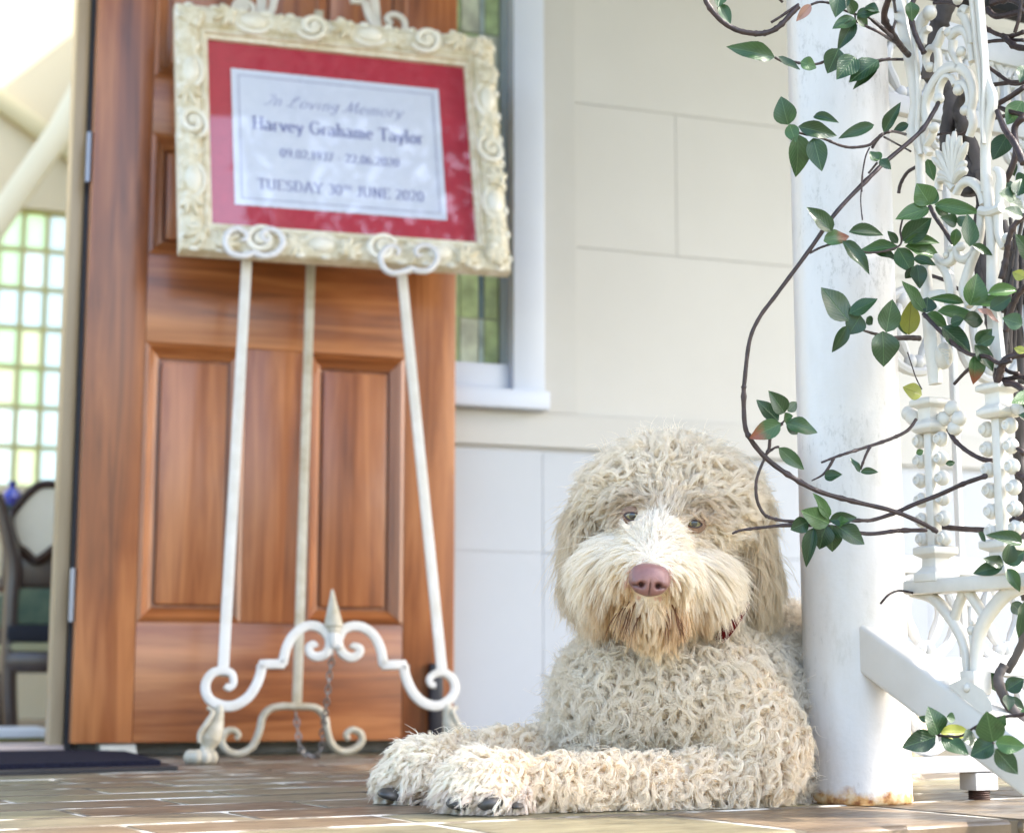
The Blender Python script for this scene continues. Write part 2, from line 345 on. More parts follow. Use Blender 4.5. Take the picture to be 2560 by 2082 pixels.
for j in range(nz + 1): z = bz0 + (bz1 - bz0) * j / nz; MB().bb(bxL, bxR, YB + .03, YB + .055, z - .007, z + .007).build('glazing_bar', M_bar, rw, smooth=False)
q = MB(); q.bb(-4, 2.2, YW + .14, YB + .1, -.03, .012); tag(q.build('room_floor', wood('floorboards', 0, (.05, .02, .006), (.12, .05, .014), (.2, .09, .03), .4), smooth=False), 'dark polished timber floor inside the room', kind='structure')
# chair
YC = 4.55; cx = on_y(130, 1500, YC)[0]; zc = lambda v: on_y(80, v, YC)[2]
chair = thing('dining_chair', (cx, YC, 0), 'dark timber dining chair with a green striped seat inside the room', 'chair')
M_cw = wood('chair_timber', 2, (.015, .006, .004), (.03, .012, .007), (.06, .025, .012), .6); M_cr = basic('chair_cream_fabric', (.80, .76, .62), (.86, .82, .70), rough=.8)
xl = on_y(18, 1500, YC)[0]; sw = .44
P = lambda u, v, dy=0: on_y(u, v, YC + dy)
q = MB(); q.tube(smooth_path([P(-8, 1235), P(8, 1290), P(22, 1350), P(34, 1420), P(28, 1520), P(22, 1700), P(30, 1880)]), [.014, .018, .02, .02, .018]); q.build('leg', M_cw, chair)
q = MB(); q.tube([(xl + sw, YC, .015), (xl + sw, YC, .9)], .02); q.build('leg', M_cw, chair)
for dx in (0.02, sw): 
    q = MB(); q.tube([(xl + dx, YC + .42, .015), (xl + dx, YC + .42, zc(1640))], [.014, .022]); q.build('leg', M_cw, chair)
def slabz(name, v0, v1, mat, y0=-.02, y1=.42):
    q = MB(); q.bb(xl, xl + sw, YC + y0, YC + y1, zc(v1), zc(v0)); return q.build(name, mat, chair, bevel=.012)
slabz('seat_rail', 1628, 1680, M_cw); slabz('seat_piping', 1604, 1630, basic('piping', (.35, .34, .2), rough=.8)); slabz('seat_cushion', 1561, 1605, basic('navy_stripe', (.008, .009, .016), rough=.8), -.025, .425)
slabz('seat_cushion', 1470, 1562, basic('green_fabric', (.06, .10, .07), (.12, .16, .10), rough=.9, scale=20), -.01, .41)
slabz('back_rail', 1418, 1462, wood('chair_rail', 0, (.05, .015, .006), (.11, .035, .012), (.17, .06, .02)), .40, .43)
bkp = [P(45, 1262, .05), P(25, 1300, .05), P(40, 1360, .05), P(62, 1378, .05), P(88, 1400, .05), P(112, 1388, .05), P(140, 1368, .05), P(190, 1360, .05), P(240, 1300, .05), P(215, 1238, .05), P(160, 1216, .05), P(110, 1210, .05), P(80, 1225, .05)]
bk_ = smooth_path(bkp, 4, True); q = MB(); n_ = len(bk_)
q.add(list(bk_) + [p + A(0, .03, 0) for p in bk_], [tuple(range(n_))[::-1], tuple(range(n_, 2 * n_))] + [(i, (i + 1) % n_, n_ + (i + 1) % n_, n_ + i) for i in range(n_)]); q.build('back_cushion', M_cr, chair, smooth=False)
q = MB(); q.tube(bk_, .012, 6, True); q.build('back_frame', M_cw, chair)
q = MB(); q.bb(xl - .01, xl + sw, YC + .09, YC + .12, zc(1462), zc(1362)); q.build('back_splat', M_cw, chair, bevel=.004)
q = MB(); q.lathe(on_y(30, 1245, 4.9) - A(0, 0, .04), [(.012, 0), (.03, .015), (.034, .04), (.02, .062), (.008, .07), (.012, .085)], 16)
tag(q.build('blue_bottle', basic('cobalt_glass', (.005, .012, .30), rough=.08, coat=1)), 'small deep blue glass bottle behind the dining chair', 'bottle')
q = MB(); q.bb(xl - .7, on_y(112, 1400, 4.92)[0] + .3, 4.8, 5.3, on_y(30, 1265, 4.8)[2] - .03, on_y(30, 1262, 4.8)[2]); z_t = on_y(30, 1265, 4.8)[2]
tab = thing('side_table', (xl - .1, 5.05, 0), 'dark green side table behind the dining chair', 'table'); q.build('table_top', basic('green_lacquer', (.02, .06, .03), rough=.3), tab, bevel=.004)
for dx in (-.62, .36):
    for yy in (4.85, 5.25): q = MB(); q.tube([(xl + dx, yy, .012), (xl + dx, yy, z_t)], [.016, .022]); q.build('leg', M_cw, tab)
stp = thing('floor_step', (xl, 4.0, 0), 'white and olive low step on the floor inside the doorway', 'step')
x1s = on_y(119, 1840, 4.0)[0]
q = MB(); q.bb(x1s - .8, x1s, 4.0, 4.3, .013, on_y(60, 1844, 4.0)[2]); q.build('riser', basic('olive_edge', (.30, .29, .06), rough=.6), stp, bevel=.003)
q = MB(); q.bb(x1s - .8, x1s + .004, 3.995, 4.3, on_y(60, 1844, 4.0)[2], on_y(60, 1822, 4.0)[2]); q.build('tread', basic('step_white', (.72, .76, .8), rough=.4), stp, bevel=.004)

# ---------------------------------------------------------------- timber door, folded back against the wall
DX0, DX1 = on_y(213, 900, YD)[0], on_y(1139, 900, YD)[0]; dz = lambda u, v: on_y(u, v, YD)[2]
DZ0, DZ1 = .026, 2.06; TH = .04
door = thing('timber_door', (DX0, YD, 0), 'six-panel varnished brown timber door behind the white easel', 'door')
px = [on_y(u, 1200, YD)[0] for u in (352, 609, 766, 1010)]
rails = [(DZ0, dz(600, 1557)), (dz(500, 862), dz(450, 640)), (dz(370, 330), dz(370, 190)), (1.93, DZ1)]
def piece(nm, x0, x1, z0, z1, mat, y0=YD, y1=YD + TH, bv=.002):
    q = MB(); q.bb(x0, x1, y0, y1, z0, z1); return q.build(nm, mat, door, bevel=bv, seg=2)
piece('stile', DX0, px[0] - .0008, DZ0, DZ1, M_woodV); piece('stile', px[3] + .0008, DX1, DZ0, DZ1, M_woodV)
for z0, z1 in rails: piece('rail', px[0], px[3], z0, z1, M_woodH, YD + .0012)
for (a, b), (c, d) in zip(rails, rails[1:]):
    piece('muntin', px[1], px[2], b + .0008, c - .0008, M_woodV, YD + .0006)
    for x0, x1 in ((px[0], px[1]), (px[2], px[3])):
        g = .028
        pn = piece('panel', x0 + g + .006, x1 - g - .006, b + g + .006, c - g - .006, M_woodV, YD + .010, YD + .03, .006)
        piece('panel_ground', x0 + .001, x1 - .001, b + .001, c - .001, M_woodV, YD + .022, YD + .034, 0)
        for (s0, s1, vert) in (((x0, b), (x0, c), 1), ((x1, b), (x1, c), 1), ((x0, b), (x1, b), 0), ((x0, c), (x1, c), 0)):
            q = MB(); ix = 1 if s0[0] == x0 else -1; iz = 1 if s0[1] == b else -1
            if vert: pr = [(x0 if ix > 0 else x1, zz_) for zz_ in (b, c)]
            prof = [(0, .001), (.008, -.003), (.016, .006), (g, .014), (g, .024), (0, .024)]
            V = []
            if vert:
                for zz_, sg in ((b, 1), (c, -1)):
                    for dd, yy in prof: V.append((s0[0] + ix * dd, YD + yy, zz_ + sg * dd))
            else:
                for xx_, sg in ((x0, 1), (x1, -1)):
                    for dd, yy in prof: V.append((xx_ + sg * dd, YD + yy, s0[1] + iz * dd))
            n_ = len(prof); q.add(V, [(i, (i + 1) % n_, n_ + (i + 1) % n_, n_ + i) for i in range(n_)])
            mo = q.build('moulding', M_woodV if vert else M_woodH, door, angle=30)
            bm = bmesh.new(); bm.from_mesh(mo.data); bmesh.ops.recalc_face_normals(bm, faces=bm.faces); bm.to_mesh(mo.data); bm.free()
a_, b_ = on_y(*E5(1722, 655), YD - .02), on_y(*E5(1800, 1115), YD - .02)
q = MB(); q.bb(a_[0], b_[0], YD - .022, YD + .001, b_[2], a_[2]); q.build('bolt', M_dark, door, bevel=.004)
for zz_ in (.25, 1.1): 
    q = MB(); q.lathe((DX0 - .006, YD + .01, zz_), [(.006, 0), (.006, .1)], 10); q.build('hinge', basic('hinge_metal', (.25, .25, .28), rough=.35, metal=.8), door)
a_, b_ = on_y(*ZM(0, 1240, 2.061)(512, 1285), YD + .02), on_y(*ZM(0, 1240, 2.061)(692, 1322), YD + .02)
q = MB(); V = [(a_[0], YD - .02, 0), (b_[0], YD - .02, 0), (b_[0], YD + .07, 0), (a_[0], YD + .07, 0), (a_[0], YD + .01, .024), (b_[0], YD + .01, .024), (b_[0], YD + .07, .025), (a_[0], YD + .07, .025)]
q.add(V, [(3, 2, 1, 0), (4, 5, 6, 7), (0, 1, 5, 4), (1, 2, 6, 5), (2, 3, 7, 6), (3, 0, 4, 7)])
tag(q.build('door_wedge', basic('pale_wood', (.5, .49, .42), (.6, .58, .5), rough=.7), smooth=False), 'pale wedge pushed under the timber door', 'wedge')
# mat
mt = thing('door_mat', (0.25, 3.0, 0), 'black bristle door mat with a rubber rim on the tiles', 'mat')
c_ = [floor_at(u, v)[:2] for u, v in ((-420, 1952), (444, 1925), (330, 1893), (-420, 1877))]
c_[1] = A(*c_[1]); 
q = MB(); n_ = 4
q.add([(*p, .0005) for p in c_] + [(*p, .006) for p in c_], [(3, 2, 1, 0), (4, 5, 6, 7)] + [(i, (i + 1) % 4, 4 + (i + 1) % 4, 4 + i) for i in range(4)]); q.build('rim', basic('mat_rubber', (.012, .012, .016), rough=.6), mt, smooth=False)
cc = np.mean(c_, axis=0); inn = [cc + (np.array(p) - cc) * A(.93, .84) for p in c_]
q = MB(); q.add([(*p, .004) for p in inn] + [(*p, .014) for p in inn], [(3, 2, 1, 0), (4, 5, 6, 7)] + [(i, (i + 1) % 4, 4 + (i + 1) % 4, 4 + i) for i in range(4)])
q.build('pile', basic('mat_pile', (.008, .008, .014), (.025, .025, .045), rough=1, scale=240, bump=1, bscale=400, spec=.1), mt, smooth=False)

# ---------------------------------------------------------------- easel
LEAN = .165; EN = A(0, -1, LEAN); EN /= np.linalg.norm(EN); EU = A(0, LEAN, 1); EU /= np.linalg.norm(EU); EX = A(1, 0, 0)
EP = A(0, 3.03, 0)
ep = lambda xy, off=0.0: on_plane(*xy, EP + EN * off, EN)
easel = thing('easel', ep(E5(1100, 1280)), 'white painted cast iron scroll easel holding the framed notice', 'easel')
def eb(nm, pts, zf, wd=.0155, th=.010, off=0, mat=M_iron, n=5, sm=True):
    P = [ep(zf(*p), off) for p in pts]; P = smooth_path(P, n) if sm else np.array(P)
    return MB().bar(P, EN, wd, th).build(nm, mat, easel)
for top, bot, vt in (((617, 648), (557, 1690), -420), ((1005, 690), (1106, 1690), -420)):
    t_ = (vt - bot[1]) / (top[1] - bot[1]); xt_ = bot[0] + (top[0] - bot[0]) * t_
    MB().bar([ep(bot, -.008), ep(top, -.008), ep((xt_, vt), -.008)], EN, .019, .007, .15).build('leg', M_iron, easel)
half = [(412, 795), (440, 812), (466, 780), (455, 722), (400, 702), (335, 716), (295, 770), (290, 830), (322, 890), (400, 925), (480, 920), (560, 868), (612, 790), (640, 710), (645, 665)]
step1 = [(645, 690), (647, 660), (700, 660), (780, 660), (782, 635)]
arch = [(778, 660), (800, 565), (840, 485), (900, 432), (960, 415), (1020, 432), (1066, 478), (1078, 530), (1055, 592), (1000, 613), (955, 592), (945, 552), (972, 533), (988, 553)]
rhalf = [(1750, 795), (1722, 790), (1713, 752), (1750, 720), (1810, 716), (1862, 762), (1872, 830), (1830, 892), (1760, 925), (1680, 908), (1620, 858), (1580, 790), (1555, 715), (1552, 668)]
step2 = [(1552, 690), (1550, 662), (1490, 665), (1420, 665), (1416, 640)]
rarch = [(1420, 668), (1402, 565), (1362, 483), (1300, 432), (1232, 418), (1170, 438), (1140, 485), (1132, 530), (1160, 590), (1215, 618), (1262, 595), (1270, 562), (1232, 546), (1222, 560)]
for pts in (half, rhalf): eb('scroll', pts, E5, [.010, .015, .0175, .0165])
for pts in (step1, step2): eb('scroll_step', pts, E5, .0165, sm=False)
for pts in (arch, rarch): eb('scroll', pts, E5, [.0165, .0165, .016, .011])
c_ = ep(E5(1103, 425), .002); tipv = ep(E5(1094, 182), .002); ax = tipv - c_; hgt = np.linalg.norm(ax); ax /= hgt
b1 = np.cross(ax, A(0, 1, 0)); b1 /= np.linalg.norm(b1); b2 = np.cross(ax, b1)
MB().lathe(c_, [(.002, -.012), (.012, -.01), (.013, -.002), (.0165, 0), (.0172, .004), (.0155, .012), (.009, hgt * .55), (.003, hgt * .93), (.0008, hgt)], 18, b1, b2, ax).build('finial', M_cream, easel)
q = MB(); c_ = ep(E5(1105, 500), .004); q.ell(c_, EX * .011, EU * .02, EN * .009); q.ell(ep(E5(1140, 545), .006), EX * .008, EU * .008, EN * .006); q.build('boss', M_iron, easel)
# top ornament of the easel
Kt = lambda x, y: E2(x, y)
eb('scroll', [(462, 62), (480, 48), (465, 35), (438, 45), (418, 62), (408, 48), (425, 18), (462, 8), (498, 22), (518, 55), (500, 120)], Kt, .011)
eb('scroll', [(612, -160), (640, -60), (632, 10), (618, 60), (580, 110)], Kt, .015)
eb('scroll', [(1140, 12), (1150, 55), (1168, 105), (1200, 150), (1260, 200)], Kt, .015); eb('scroll_step', [(1068, -60), (1070, 12), (1142, 12), (1142, 30)], Kt, .013, sm=False)
eb('scroll', [(1292, 138), (1278, 130), (1262, 112), (1270, 92), (1305, 84), (1345, 104), (1362, 140), (1350, 190)], Kt, .012)
# holders
for pts in ([(452, 1330), (475, 1335), (482, 1302), (432, 1272), (380, 1295), (362, 1350), (395, 1408), (465, 1425), (520, 1408), (575, 1425), (645, 1408), (684, 1350), (660, 1295), (605, 1275), (566, 1305), (585, 1340), (612, 1330)],
            [(1318, 1418), (1330, 1395), (1305, 1372), (1262, 1378), (1228, 1425), (1240, 1485), (1292, 1520), (1360, 1510), (1395, 1495), (1440, 1508), (1500, 1500), (1542, 1440), (1522, 1385), (1470, 1365), (1425, 1385), (1428, 1420), (1455, 1420)]):
    P = smooth_path([ep(Kt(*p), .047) for p in pts], 5); MB().tube(P, [.0036, .0055, .0062, .0062, .0062, .0055, .0036], 10).build('holder', basic('holder_paint', (.60, .60, .62), (.70, .70, .73), rough=.35), easel)
    bt = ep(Kt((pts[0][0] + pts[-1][0]) / 2, pts[8][1] + 8), .047); MB().tube([bt, ep(Kt((pts[0][0] + pts[-1][0]) / 2, pts[8][1] + 14), -.012)], .006).build('holder_arm', M_iron, easel)
# back leg with its scroll foot
YK = 3.27
bl0 = on_y(742, 1762, YK); bl1 = on_y(777, 660, YK + .03); bl2 = bl1 + (bl1 - bl0) * .62
MB().bar([bl0, bl1, bl2], A(0, -1, .03), .0175, .008, .15).build('leg', M_cream, easel)
fp = [(482, 1140), (500, 1112), (462, 1082), (412, 1100), (394, 1160), (430, 1215), (500, 1232), (582, 1190), (630, 1090), (652, 1000), (700, 948), (780, 930), (860, 933), (950, 935), (1010, 952), (1050, 1010), (1062, 1090), (1092, 1170), (1150, 1217), (1230, 1205), (1282, 1150), (1270, 1100), (1220, 1080), (1182, 1110), (1200, 1142)]
P = smooth_path([on_y(*E5(*p), YK - .01) for p in fp], 5); dzf = P[:, 2].min() - .0072; P[:, 2] -= dzf
MB().tube(P, [.005] + [.0072] * 8 + [.005], 10).build('scroll_foot', M_cream, easel)
# claw feet
for side, (ox, oy) in ((0, (0, 0)), (1, (1410, -4))):
    q = MB(); fz = lambda x, y, off=0: ep(E5(x if not side else 1828 + (375 - x) * .8, y + oy), off)
    q.tube(smooth_path([fz(375, 925), fz(372, 1000), fz(345, 1080), fz(318, 1140), fz(300, 1195), fz(282, 1240)], 5), [.008, .0095, .0165, .019, .011, .013], 10)
    q.tube(smooth_path([fz(300, 935, .006), fz(335, 965, .01), fz(300, 1030, .012), fz(255, 1100, .012), fz(250, 1160, .012)], 5), [.003, .004, .005, .005, .003], 8)
    for dx in (195, 232, 285, 325): q.ell(fz(dx, 1252, .012 + .008 * math.sin((dx - 195) / 40)), EX * .0125, A(0, .016, 0), ZV * .0135)
    q.build('claw_foot', M_cream, easel)
    q = MB(); c_ = fz(265, 1280); q.lathe((c_[0], c_[1], 0.0), [(.022, 0), (.022, .006), (.016, .008)], 14); q.build('foot_pad', M_dark, easel)
# chain
def chain(nm, pts, mat, L_=.017):
    P = smooth_path(pts, 12); d = np.r_[0, np.cumsum(np.linalg.norm(np.diff(P, axis=0), axis=1))]; n_ = int(d[-1] / (L_ * .8)); q = MB()
    for i in range(n_):
        s = (i + .5) * d[-1] / n_; c_ = A(*[np.interp(s, d, P[:, k]) for k in range(3)]); c2 = A(*[np.interp(s + .002, d, P[:, k]) for k in range(3)])
        T = c2 - c_; T /= np.linalg.norm(T) + 1e-9; a = np.cross(T, A(.3, 1, .2)); a /= np.linalg.norm(a); b_ = np.cross(T, a)
        sd_ = a if i % 2 else b_
        q.tube([c_ + T * L_ * .5 * math.cos(th) + sd_ * L_ * .28 * math.sin(th) for th in np.linspace(0, 2 * math.pi, 9)[:-1]], .0019, 5, True)
    return q.build(nm, mat, easel)
M_chain = basic('chain_metal', (.20, .18, .17), (.40, .37, .34), rough=.4, metal=.6, scale=60)
cp = lambda x, y, f: on_y(*E5(x, y), 3.04 + f * .22)
chain('chain', [cp(1100, 590, 0), cp(1082, 700, .1), cp(1066, 850, .2), cp(1050, 980, .35), cp(1035, 1070, .5), cp(1025, 1200, .6), cp(990, 1245, .7), cp(930, 1240, .8), cp(893, 1195, .9), cp(878, 1100, .95), cp(862, 960, 1)], M_chain)

# ---------------------------------------------------------------- framed notice
FO = .012
outer = [ep(E2(*p), FO) for p in ((115, 45), (1860, 240), (1915, 1530), (65, 1405))]
def rect(c4):
    tl, tr, br, bl = c4; c = sum(c4) / 4; x = (tr - tl + br - bl); x /= np.linalg.norm(x)
    y = np.cross(EN, x); W = (np.linalg.norm(tr - tl) + np.linalg.norm(br - bl)) / 2; Hh = (np.linalg.norm(bl - tl) + np.linalg.norm(br - tr)) / 2
    return c, x, y, W, Hh
fc, fx, fy, FW, FH = rect(outer)
inner = [ep(E2(*p), FO) for p in ((275, 225), (1695, 380), (1735, 1355), (250, 1250))]; ic, _, _, IW, IH = rect(inner)
pap = [ep(E2(*p), FO) for p in ((408, 385), (1562, 490), (1585, 1225), (405, 1130))]; pc_, _, _, PW, PH = rect(pap)
BW = (FW - IW) / 2; BH = (FH - IH) / 2
sign = thing('framed_notice', tuple(fc - fy * FH / 2), 'ornate cream gilt frame with a red mount and printed memorial notice', 'picture frame')
M_gilt = basic('cream_gilt', (.56, .49, .33), (.80, .77, .67), rough=.45, scale=42, bump=.4, bscale=70, detail=6)
M_gilt2 = basic('pale_gesso', (.70, .66, .54), (.82, .81, .77), rough=.45, scale=30, bump=.3, bscale=70)
fpnt = lambda x, y, z: fc + fx * x + fy * y + EN * z
frame_parts = []
cr = [(-FW / 2, FH / 2), (FW / 2, FH / 2), (FW / 2, -FH / 2), (-FW / 2, -FH / 2)]; ci = [(-IW / 2, IH / 2), (IW / 2, IH / 2), (IW / 2, -IH / 2), (-IW / 2, -IH / 2)]
prof = [(0, -.012), (0, .012), (.06, .02), (.3, .026), (.62, .022), (.74, .012), (.80, .016), (.86, .016), (.9, .008), (1, .006), (1, -.012)]
for i in range(4):
    j = (i + 1) % 4; V = []
    for k in (i, j):
        for s, h in prof: V.append(fpnt(cr[k][0] + (ci[k][0] - cr[k][0]) * s, cr[k][1] + (ci[k][1] - cr[k][1]) * s, h))
    n_ = len(prof); q = MB(); q.add(V, [(a, n_ + a, n_ + a + 1, a + 1) for a in range(n_ - 1)])
    o = q.build('frame_rail', M_gilt, sign, angle=30); frame_parts.append(o)
# carved ornament pieces, shared meshes in (along, across, out)
def orn_scroll():
    q = MB(); th = np.linspace(0, 3.6 * math.pi, 40); r = .0205 * (1 - th / (4.2 * math.pi)) ** 1.1
    q.tube([(r_ * math.cos(a) * 1.15, r_ * math.sin(a), .004 + .004 * (1 - r_ / .02)) for r_, a in zip(r, th)], [.0035, .0052, .005, .004, .003], 8)
    q.ell((0, 0, .006), A(.005, 0, 0), A(0, .005, 0), A(0, 0, .005)); return q
def orn_leaf():
    q = MB()
    for a, l in ((-1.15, .017), (-.6, .022), (0, .026), (.6, .022), (1.15, .017)):
        d = A(math.cos(a), math.sin(a), 0); n_ = A(-d[1], d[0], 0); q.ell(d * l * .55 + A(-.012, 0, .003), d * l * .62, n_ * .0052, A(0, 0, .0065), 8, 6)
    q.ell((-.015, 0, .004), A(.007, 0, 0), A(0, .007, 0), A(0, 0, .007), 8, 6); return q
def orn_shell():
    q = MB(); q.ell((0, 0, .001), A(.022, 0, 0), A(0, .013, 0), A(0, 0, .010), 14, 8)
    q.tube([(.027 * math.cos(a), .017 * math.sin(a), .002) for a in np.linspace(-.3, math.pi + .3, 18)], [.002, .004, .0045, .004, .002], 7); return q
def orn_bead(): return MB().ell((0, 0, 0), A(.006, 0, 0), A(0, .0045, 0), A(0, 0, .0045), 8, 6)
OM = {}
for nm, fn, mt_ in (('carved_scroll', orn_scroll, M_gilt2), ('carved_leaf', orn_leaf, M_gilt), ('carved_shell', orn_shell, M_gilt2), ('carved_bead', orn_bead, M_gilt2)):
    OM[nm] = fn().mesh(nm); OM[nm].materials.append(mt_)
for i in range(4):
    j = (i + 1) % 4; a, b = A(*cr[i]), A(*cr[j]); ai, bi = A(*ci[i]), A(*ci[j]); dirv = (b - a) / np.linalg.norm(b - a)
    inw = (ai + bi) / 2 - (a + b) / 2; bw = np.linalg.norm(inw); inw = inw / bw; L_ = np.linalg.norm(b - a)
    U3 = fx * dirv[0] + fy * dirv[1]; I3 = fx * inw[0] + fy * inw[1]
    nu = int(round((L_ - bw) / .058)); sq = bw / .056
    for k in range(nu + 1):
        s = bw * .5 + (L_ - bw) * k / nu
        nm = ['carved_scroll', 'carved_leaf', 'carved_shell', 'carved_leaf'][k % 4] if k not in (0, nu) else 'carved_leaf'
        off = .36 if k % 2 else .42; p2 = a + dirv * s + inw * bw * off; flip = 1 if (k // 2) % 2 else -1
        if nm == 'carved_leaf': rot = flip * (.5 if k % 4 == 1 else -.5) + (0 if k not in (0, nu) else .78)
        else: rot = 0 if nm == 'carved_shell' else .4 * flip
        ux = U3 * math.cos(rot) + I3 * math.sin(rot); uy = -U3 * math.sin(rot) + I3 * math.cos(rot); scl = sq * (1.12 if nm == 'carved_shell' else 1.2)
        place(nm, OM[nm], frame_parts[i], frameM(fpnt(*p2, .0225), ux * scl * flip, uy * scl, np.cross(ux * flip, uy) * scl))
    nb = int(L_ / .05)
    for k in range(nb):                                    # small beads along the outer lip
        p2 = a + dirv * (L_ * (k + .5) / nb) + inw * bw * .06
        place('carved_bead', OM['carved_bead'], frame_parts[i], frameM(fpnt(*p2, .020), U3 * 1.7, I3 * 1.3, np.cross(U3, I3)))
def sheet(nm, c, W, Hh, z, mat, th=.002):
    off = np.dot(c - fc, fx), np.dot(c - fc, fy); q = MB(); q.box(fpnt(off[0], off[1], z - th / 2), fx * W / 2, fy * Hh / 2, EN * th / 2); return q.build(nm, mat, sign, smooth=False)
ic2 = ic + fx * 0
sheet('backing_board', ic2, IW + .02, IH + .02, -.010, M_dark, .004)
sheet('mount', ic2, IW + .012, IH + .012, -.004, basic('red_mount', (.42, .022, .052), (.48, .028, .062), rough=.6, scale=60))
M_paper = basic('paper', (.64, .70, .88), (.68, .74, .90), rough=.6, scale=5)
sheet('paper', pc_, PW, PH, -.002, M_paper, .0012)
po = A(np.dot(pc_ - fc, fx), np.dot(pc_ - fc, fy))
M_ink = basic('print_ink', (.25, .28, .54), rough=.6); M_ink2 = basic('print_ink_line', (.30, .33, .52), rough=.6)
q = MB()
for x0, x1, y0, y1 in ((-1, 1, 1, 1), (-1, 1, -1, -1), (-1, -1, -1, 1), (1, 1, -1, 1)):
    a, b_ = (PW / 2 - .014), (PH / 2 - .014); q.box(fpnt(po[0] + (x0 + x1) / 2 * a, po[1] + (y0 + y1) / 2 * b_, -.0014), fx * (abs(x1 - x0) / 2 * a + .0007), fy * (abs(y1 - y0) / 2 * b_ + .0007), EN * .0003)
q.build('printed_border', M_ink2, sign, smooth=False)
# lettering: drawn strokes with a broad-nib contrast
def arc(cx, cy, rx, ry, a0, a1, n=12): return [(cx + rx * math.cos(rad(a)), cy + ry * math.sin(rad(a))) for a in np.linspace(a0, a1, n)]
GL = {
 'H': (.86, [[(.16, 0), (.16, 1)], [(.70, 0), (.70, 1)], [(.16, .52), (.70, .52)]]), 'T': (.76, [[(.38, 0), (.38, 1)], [(.04, .84), (.04, .98), (.72, .98), (.72, .84)]]),
 'G': (.86, [arc(.46, .5, .36, .5, 40, 320), [(.76, .1), (.76, .44)], [(.58, .44), (.84, .44)]]), 'U': (.84, [[(.15, 1), (.15, .3)] + arc(.42, .3, .27, .3, 180, 360) + [(.69, 1)]]),
 'E': (.74, [[(.16, 0), (.16, 1)], [(.16, .98), (.64, .98), (.64, .82)], [(.16, .52), (.5, .52)], [(.16, .02), (.66, .02), (.66, .2)]]),
 'S': (.64, [arc(.32, .74, .22, .25, 20, 270, 10) + arc(.32, .25, .24, .25, 90, -160, 10)]), 'D': (.86, [[(.16, 0), (.16, 1)], [(.16, .98), (.36, .98)] + arc(.36, .5, .38, .48, 90, -90) + [(.16, .02)]]),
 'A': (.84, [[(.05, 0), (.42, 1)], [(.42, 1), (.79, 0)], [(.2, .34), (.64, .34)]]), 'Y': (.8, [[(.06, 1), (.40, .46)], [(.74, 1), (.40, .46)], [(.40, .46), (.40, 0)]]),
 'J': (.5, [[(.34, 1), (.34, .2)] + arc(.18, .2, .16, .2, 0, -150, 6)]), 'N': (.86, [[(.16, 0), (.16, 1)], [(.16, 1), (.70, 0)], [(.70, 0), (.70, 1)]]),
 'a': (.56, [arc(.25, .44, .2, .2, 150, 0, 7) + [(.45, 0)], arc(.24, .17, .2, .17, 30, 390)]), 'r': (.46, [[(.14, 0), (.14, .62)], arc(.34, .44, .2, .18, 180, 60, 6)]),
 'v': (.56, [[(.05, .62), (.28, 0)], [(.28, 0), (.51, .62)]]), 'e': (.54, [[(.06, .34), (.48, .34)] + arc(.27, .31, .21, .31, 8, 320)]), 'y': (.56, [[(.05, .62), (.28, .05)], [(.51, .62), (.24, -.2), (.1, -.26)]]),
 'h': (.62, [[(.14, 0), (.14, 1)], arc(.31, .42, .17, .2, 180, 0, 8) + [(.48, 0)]]), 'm': (.94, [[(.14, 0), (.14, .62)], arc(.3, .42, .16, .2, 180, 0, 8) + [(.46, 0)], arc(.62, .42, .16, .2, 180, 0, 8) + [(.78, 0)]]),
 'n': (.62, [[(.14, 0), (.14, .62)], arc(.31, .42, .17, .2, 180, 0, 8) + [(.48, 0)]]), 'i': (.3, [[(.15, 0), (.15, .62)], [(.15, .8), (.15, .88)]]), 'g': (.56, [arc(.26, .38, .2, .24, 0, 360), [(.46, .62), (.46, -.08)] + arc(.27, -.08, .19, .2, 0, -160, 7)]),
 'l': (.3, [[(.15, 0), (.15, 1)]]), 'o': (.56, [arc(.28, .31, .22, .31, 0, 360, 16)]),
 'I': (.5, [[(.1, .8)] + arc(.3, .8, .2, .2, 180, 20, 6) + [(.36, .5), (.24, .1), (.05, .02), (-.08, .14)]]), 'L': (.78, [arc(.42, .82, .14, .18, -150, 150, 10) + [(.26, .55), (.2, .2), (.05, .02), (-.06, .1), (.1, .14), (.4, .0), (.66, .08)]]),
 'M': (1.02, [[(-.06, .1), (.06, 0), (.2, .4), (.3, .98)], [(.3, .98), (.44, .1)], [(.44, .1), (.78, 1)], [(.78, 1), (.84, .2), (.92, 0), (1.02, .1)]]),
 '0': (.62, [arc(.31, .5, .23, .5, 0, 360, 18)]), '1': (.42, [[(.22, 0), (.22, 1), (.06, .84)]]), '2': (.62, [arc(.3, .74, .22, .26, 160, -30, 9) + [(.08, .03), (.54, .03), (.54, .16)]]), '3': (.6, [arc(.28, .76, .2, .24, 150, -90, 9) + arc(.28, .27, .24, .27, 90, -150, 9)]),
 '6': (.62, [arc(.31, .3, .22, .3, 0, 360, 14), arc(.5, .3, .42, .7, 180, 105, 7)]), '7': (.58, [[(.06, .82), (.06, .98), (.52, .98), (.2, 0)]]), '9': (.62, [arc(.31, .7, .22, .3, 0, 360, 14), arc(.12, .7, .42, .7, 0, -75, 7)]),
 '.': (.26, [[(.12, 0), (.12, .12)]]), '-': (.4, [[(.04, .36), (.34, .36)]]), ' ': (.34, [])}
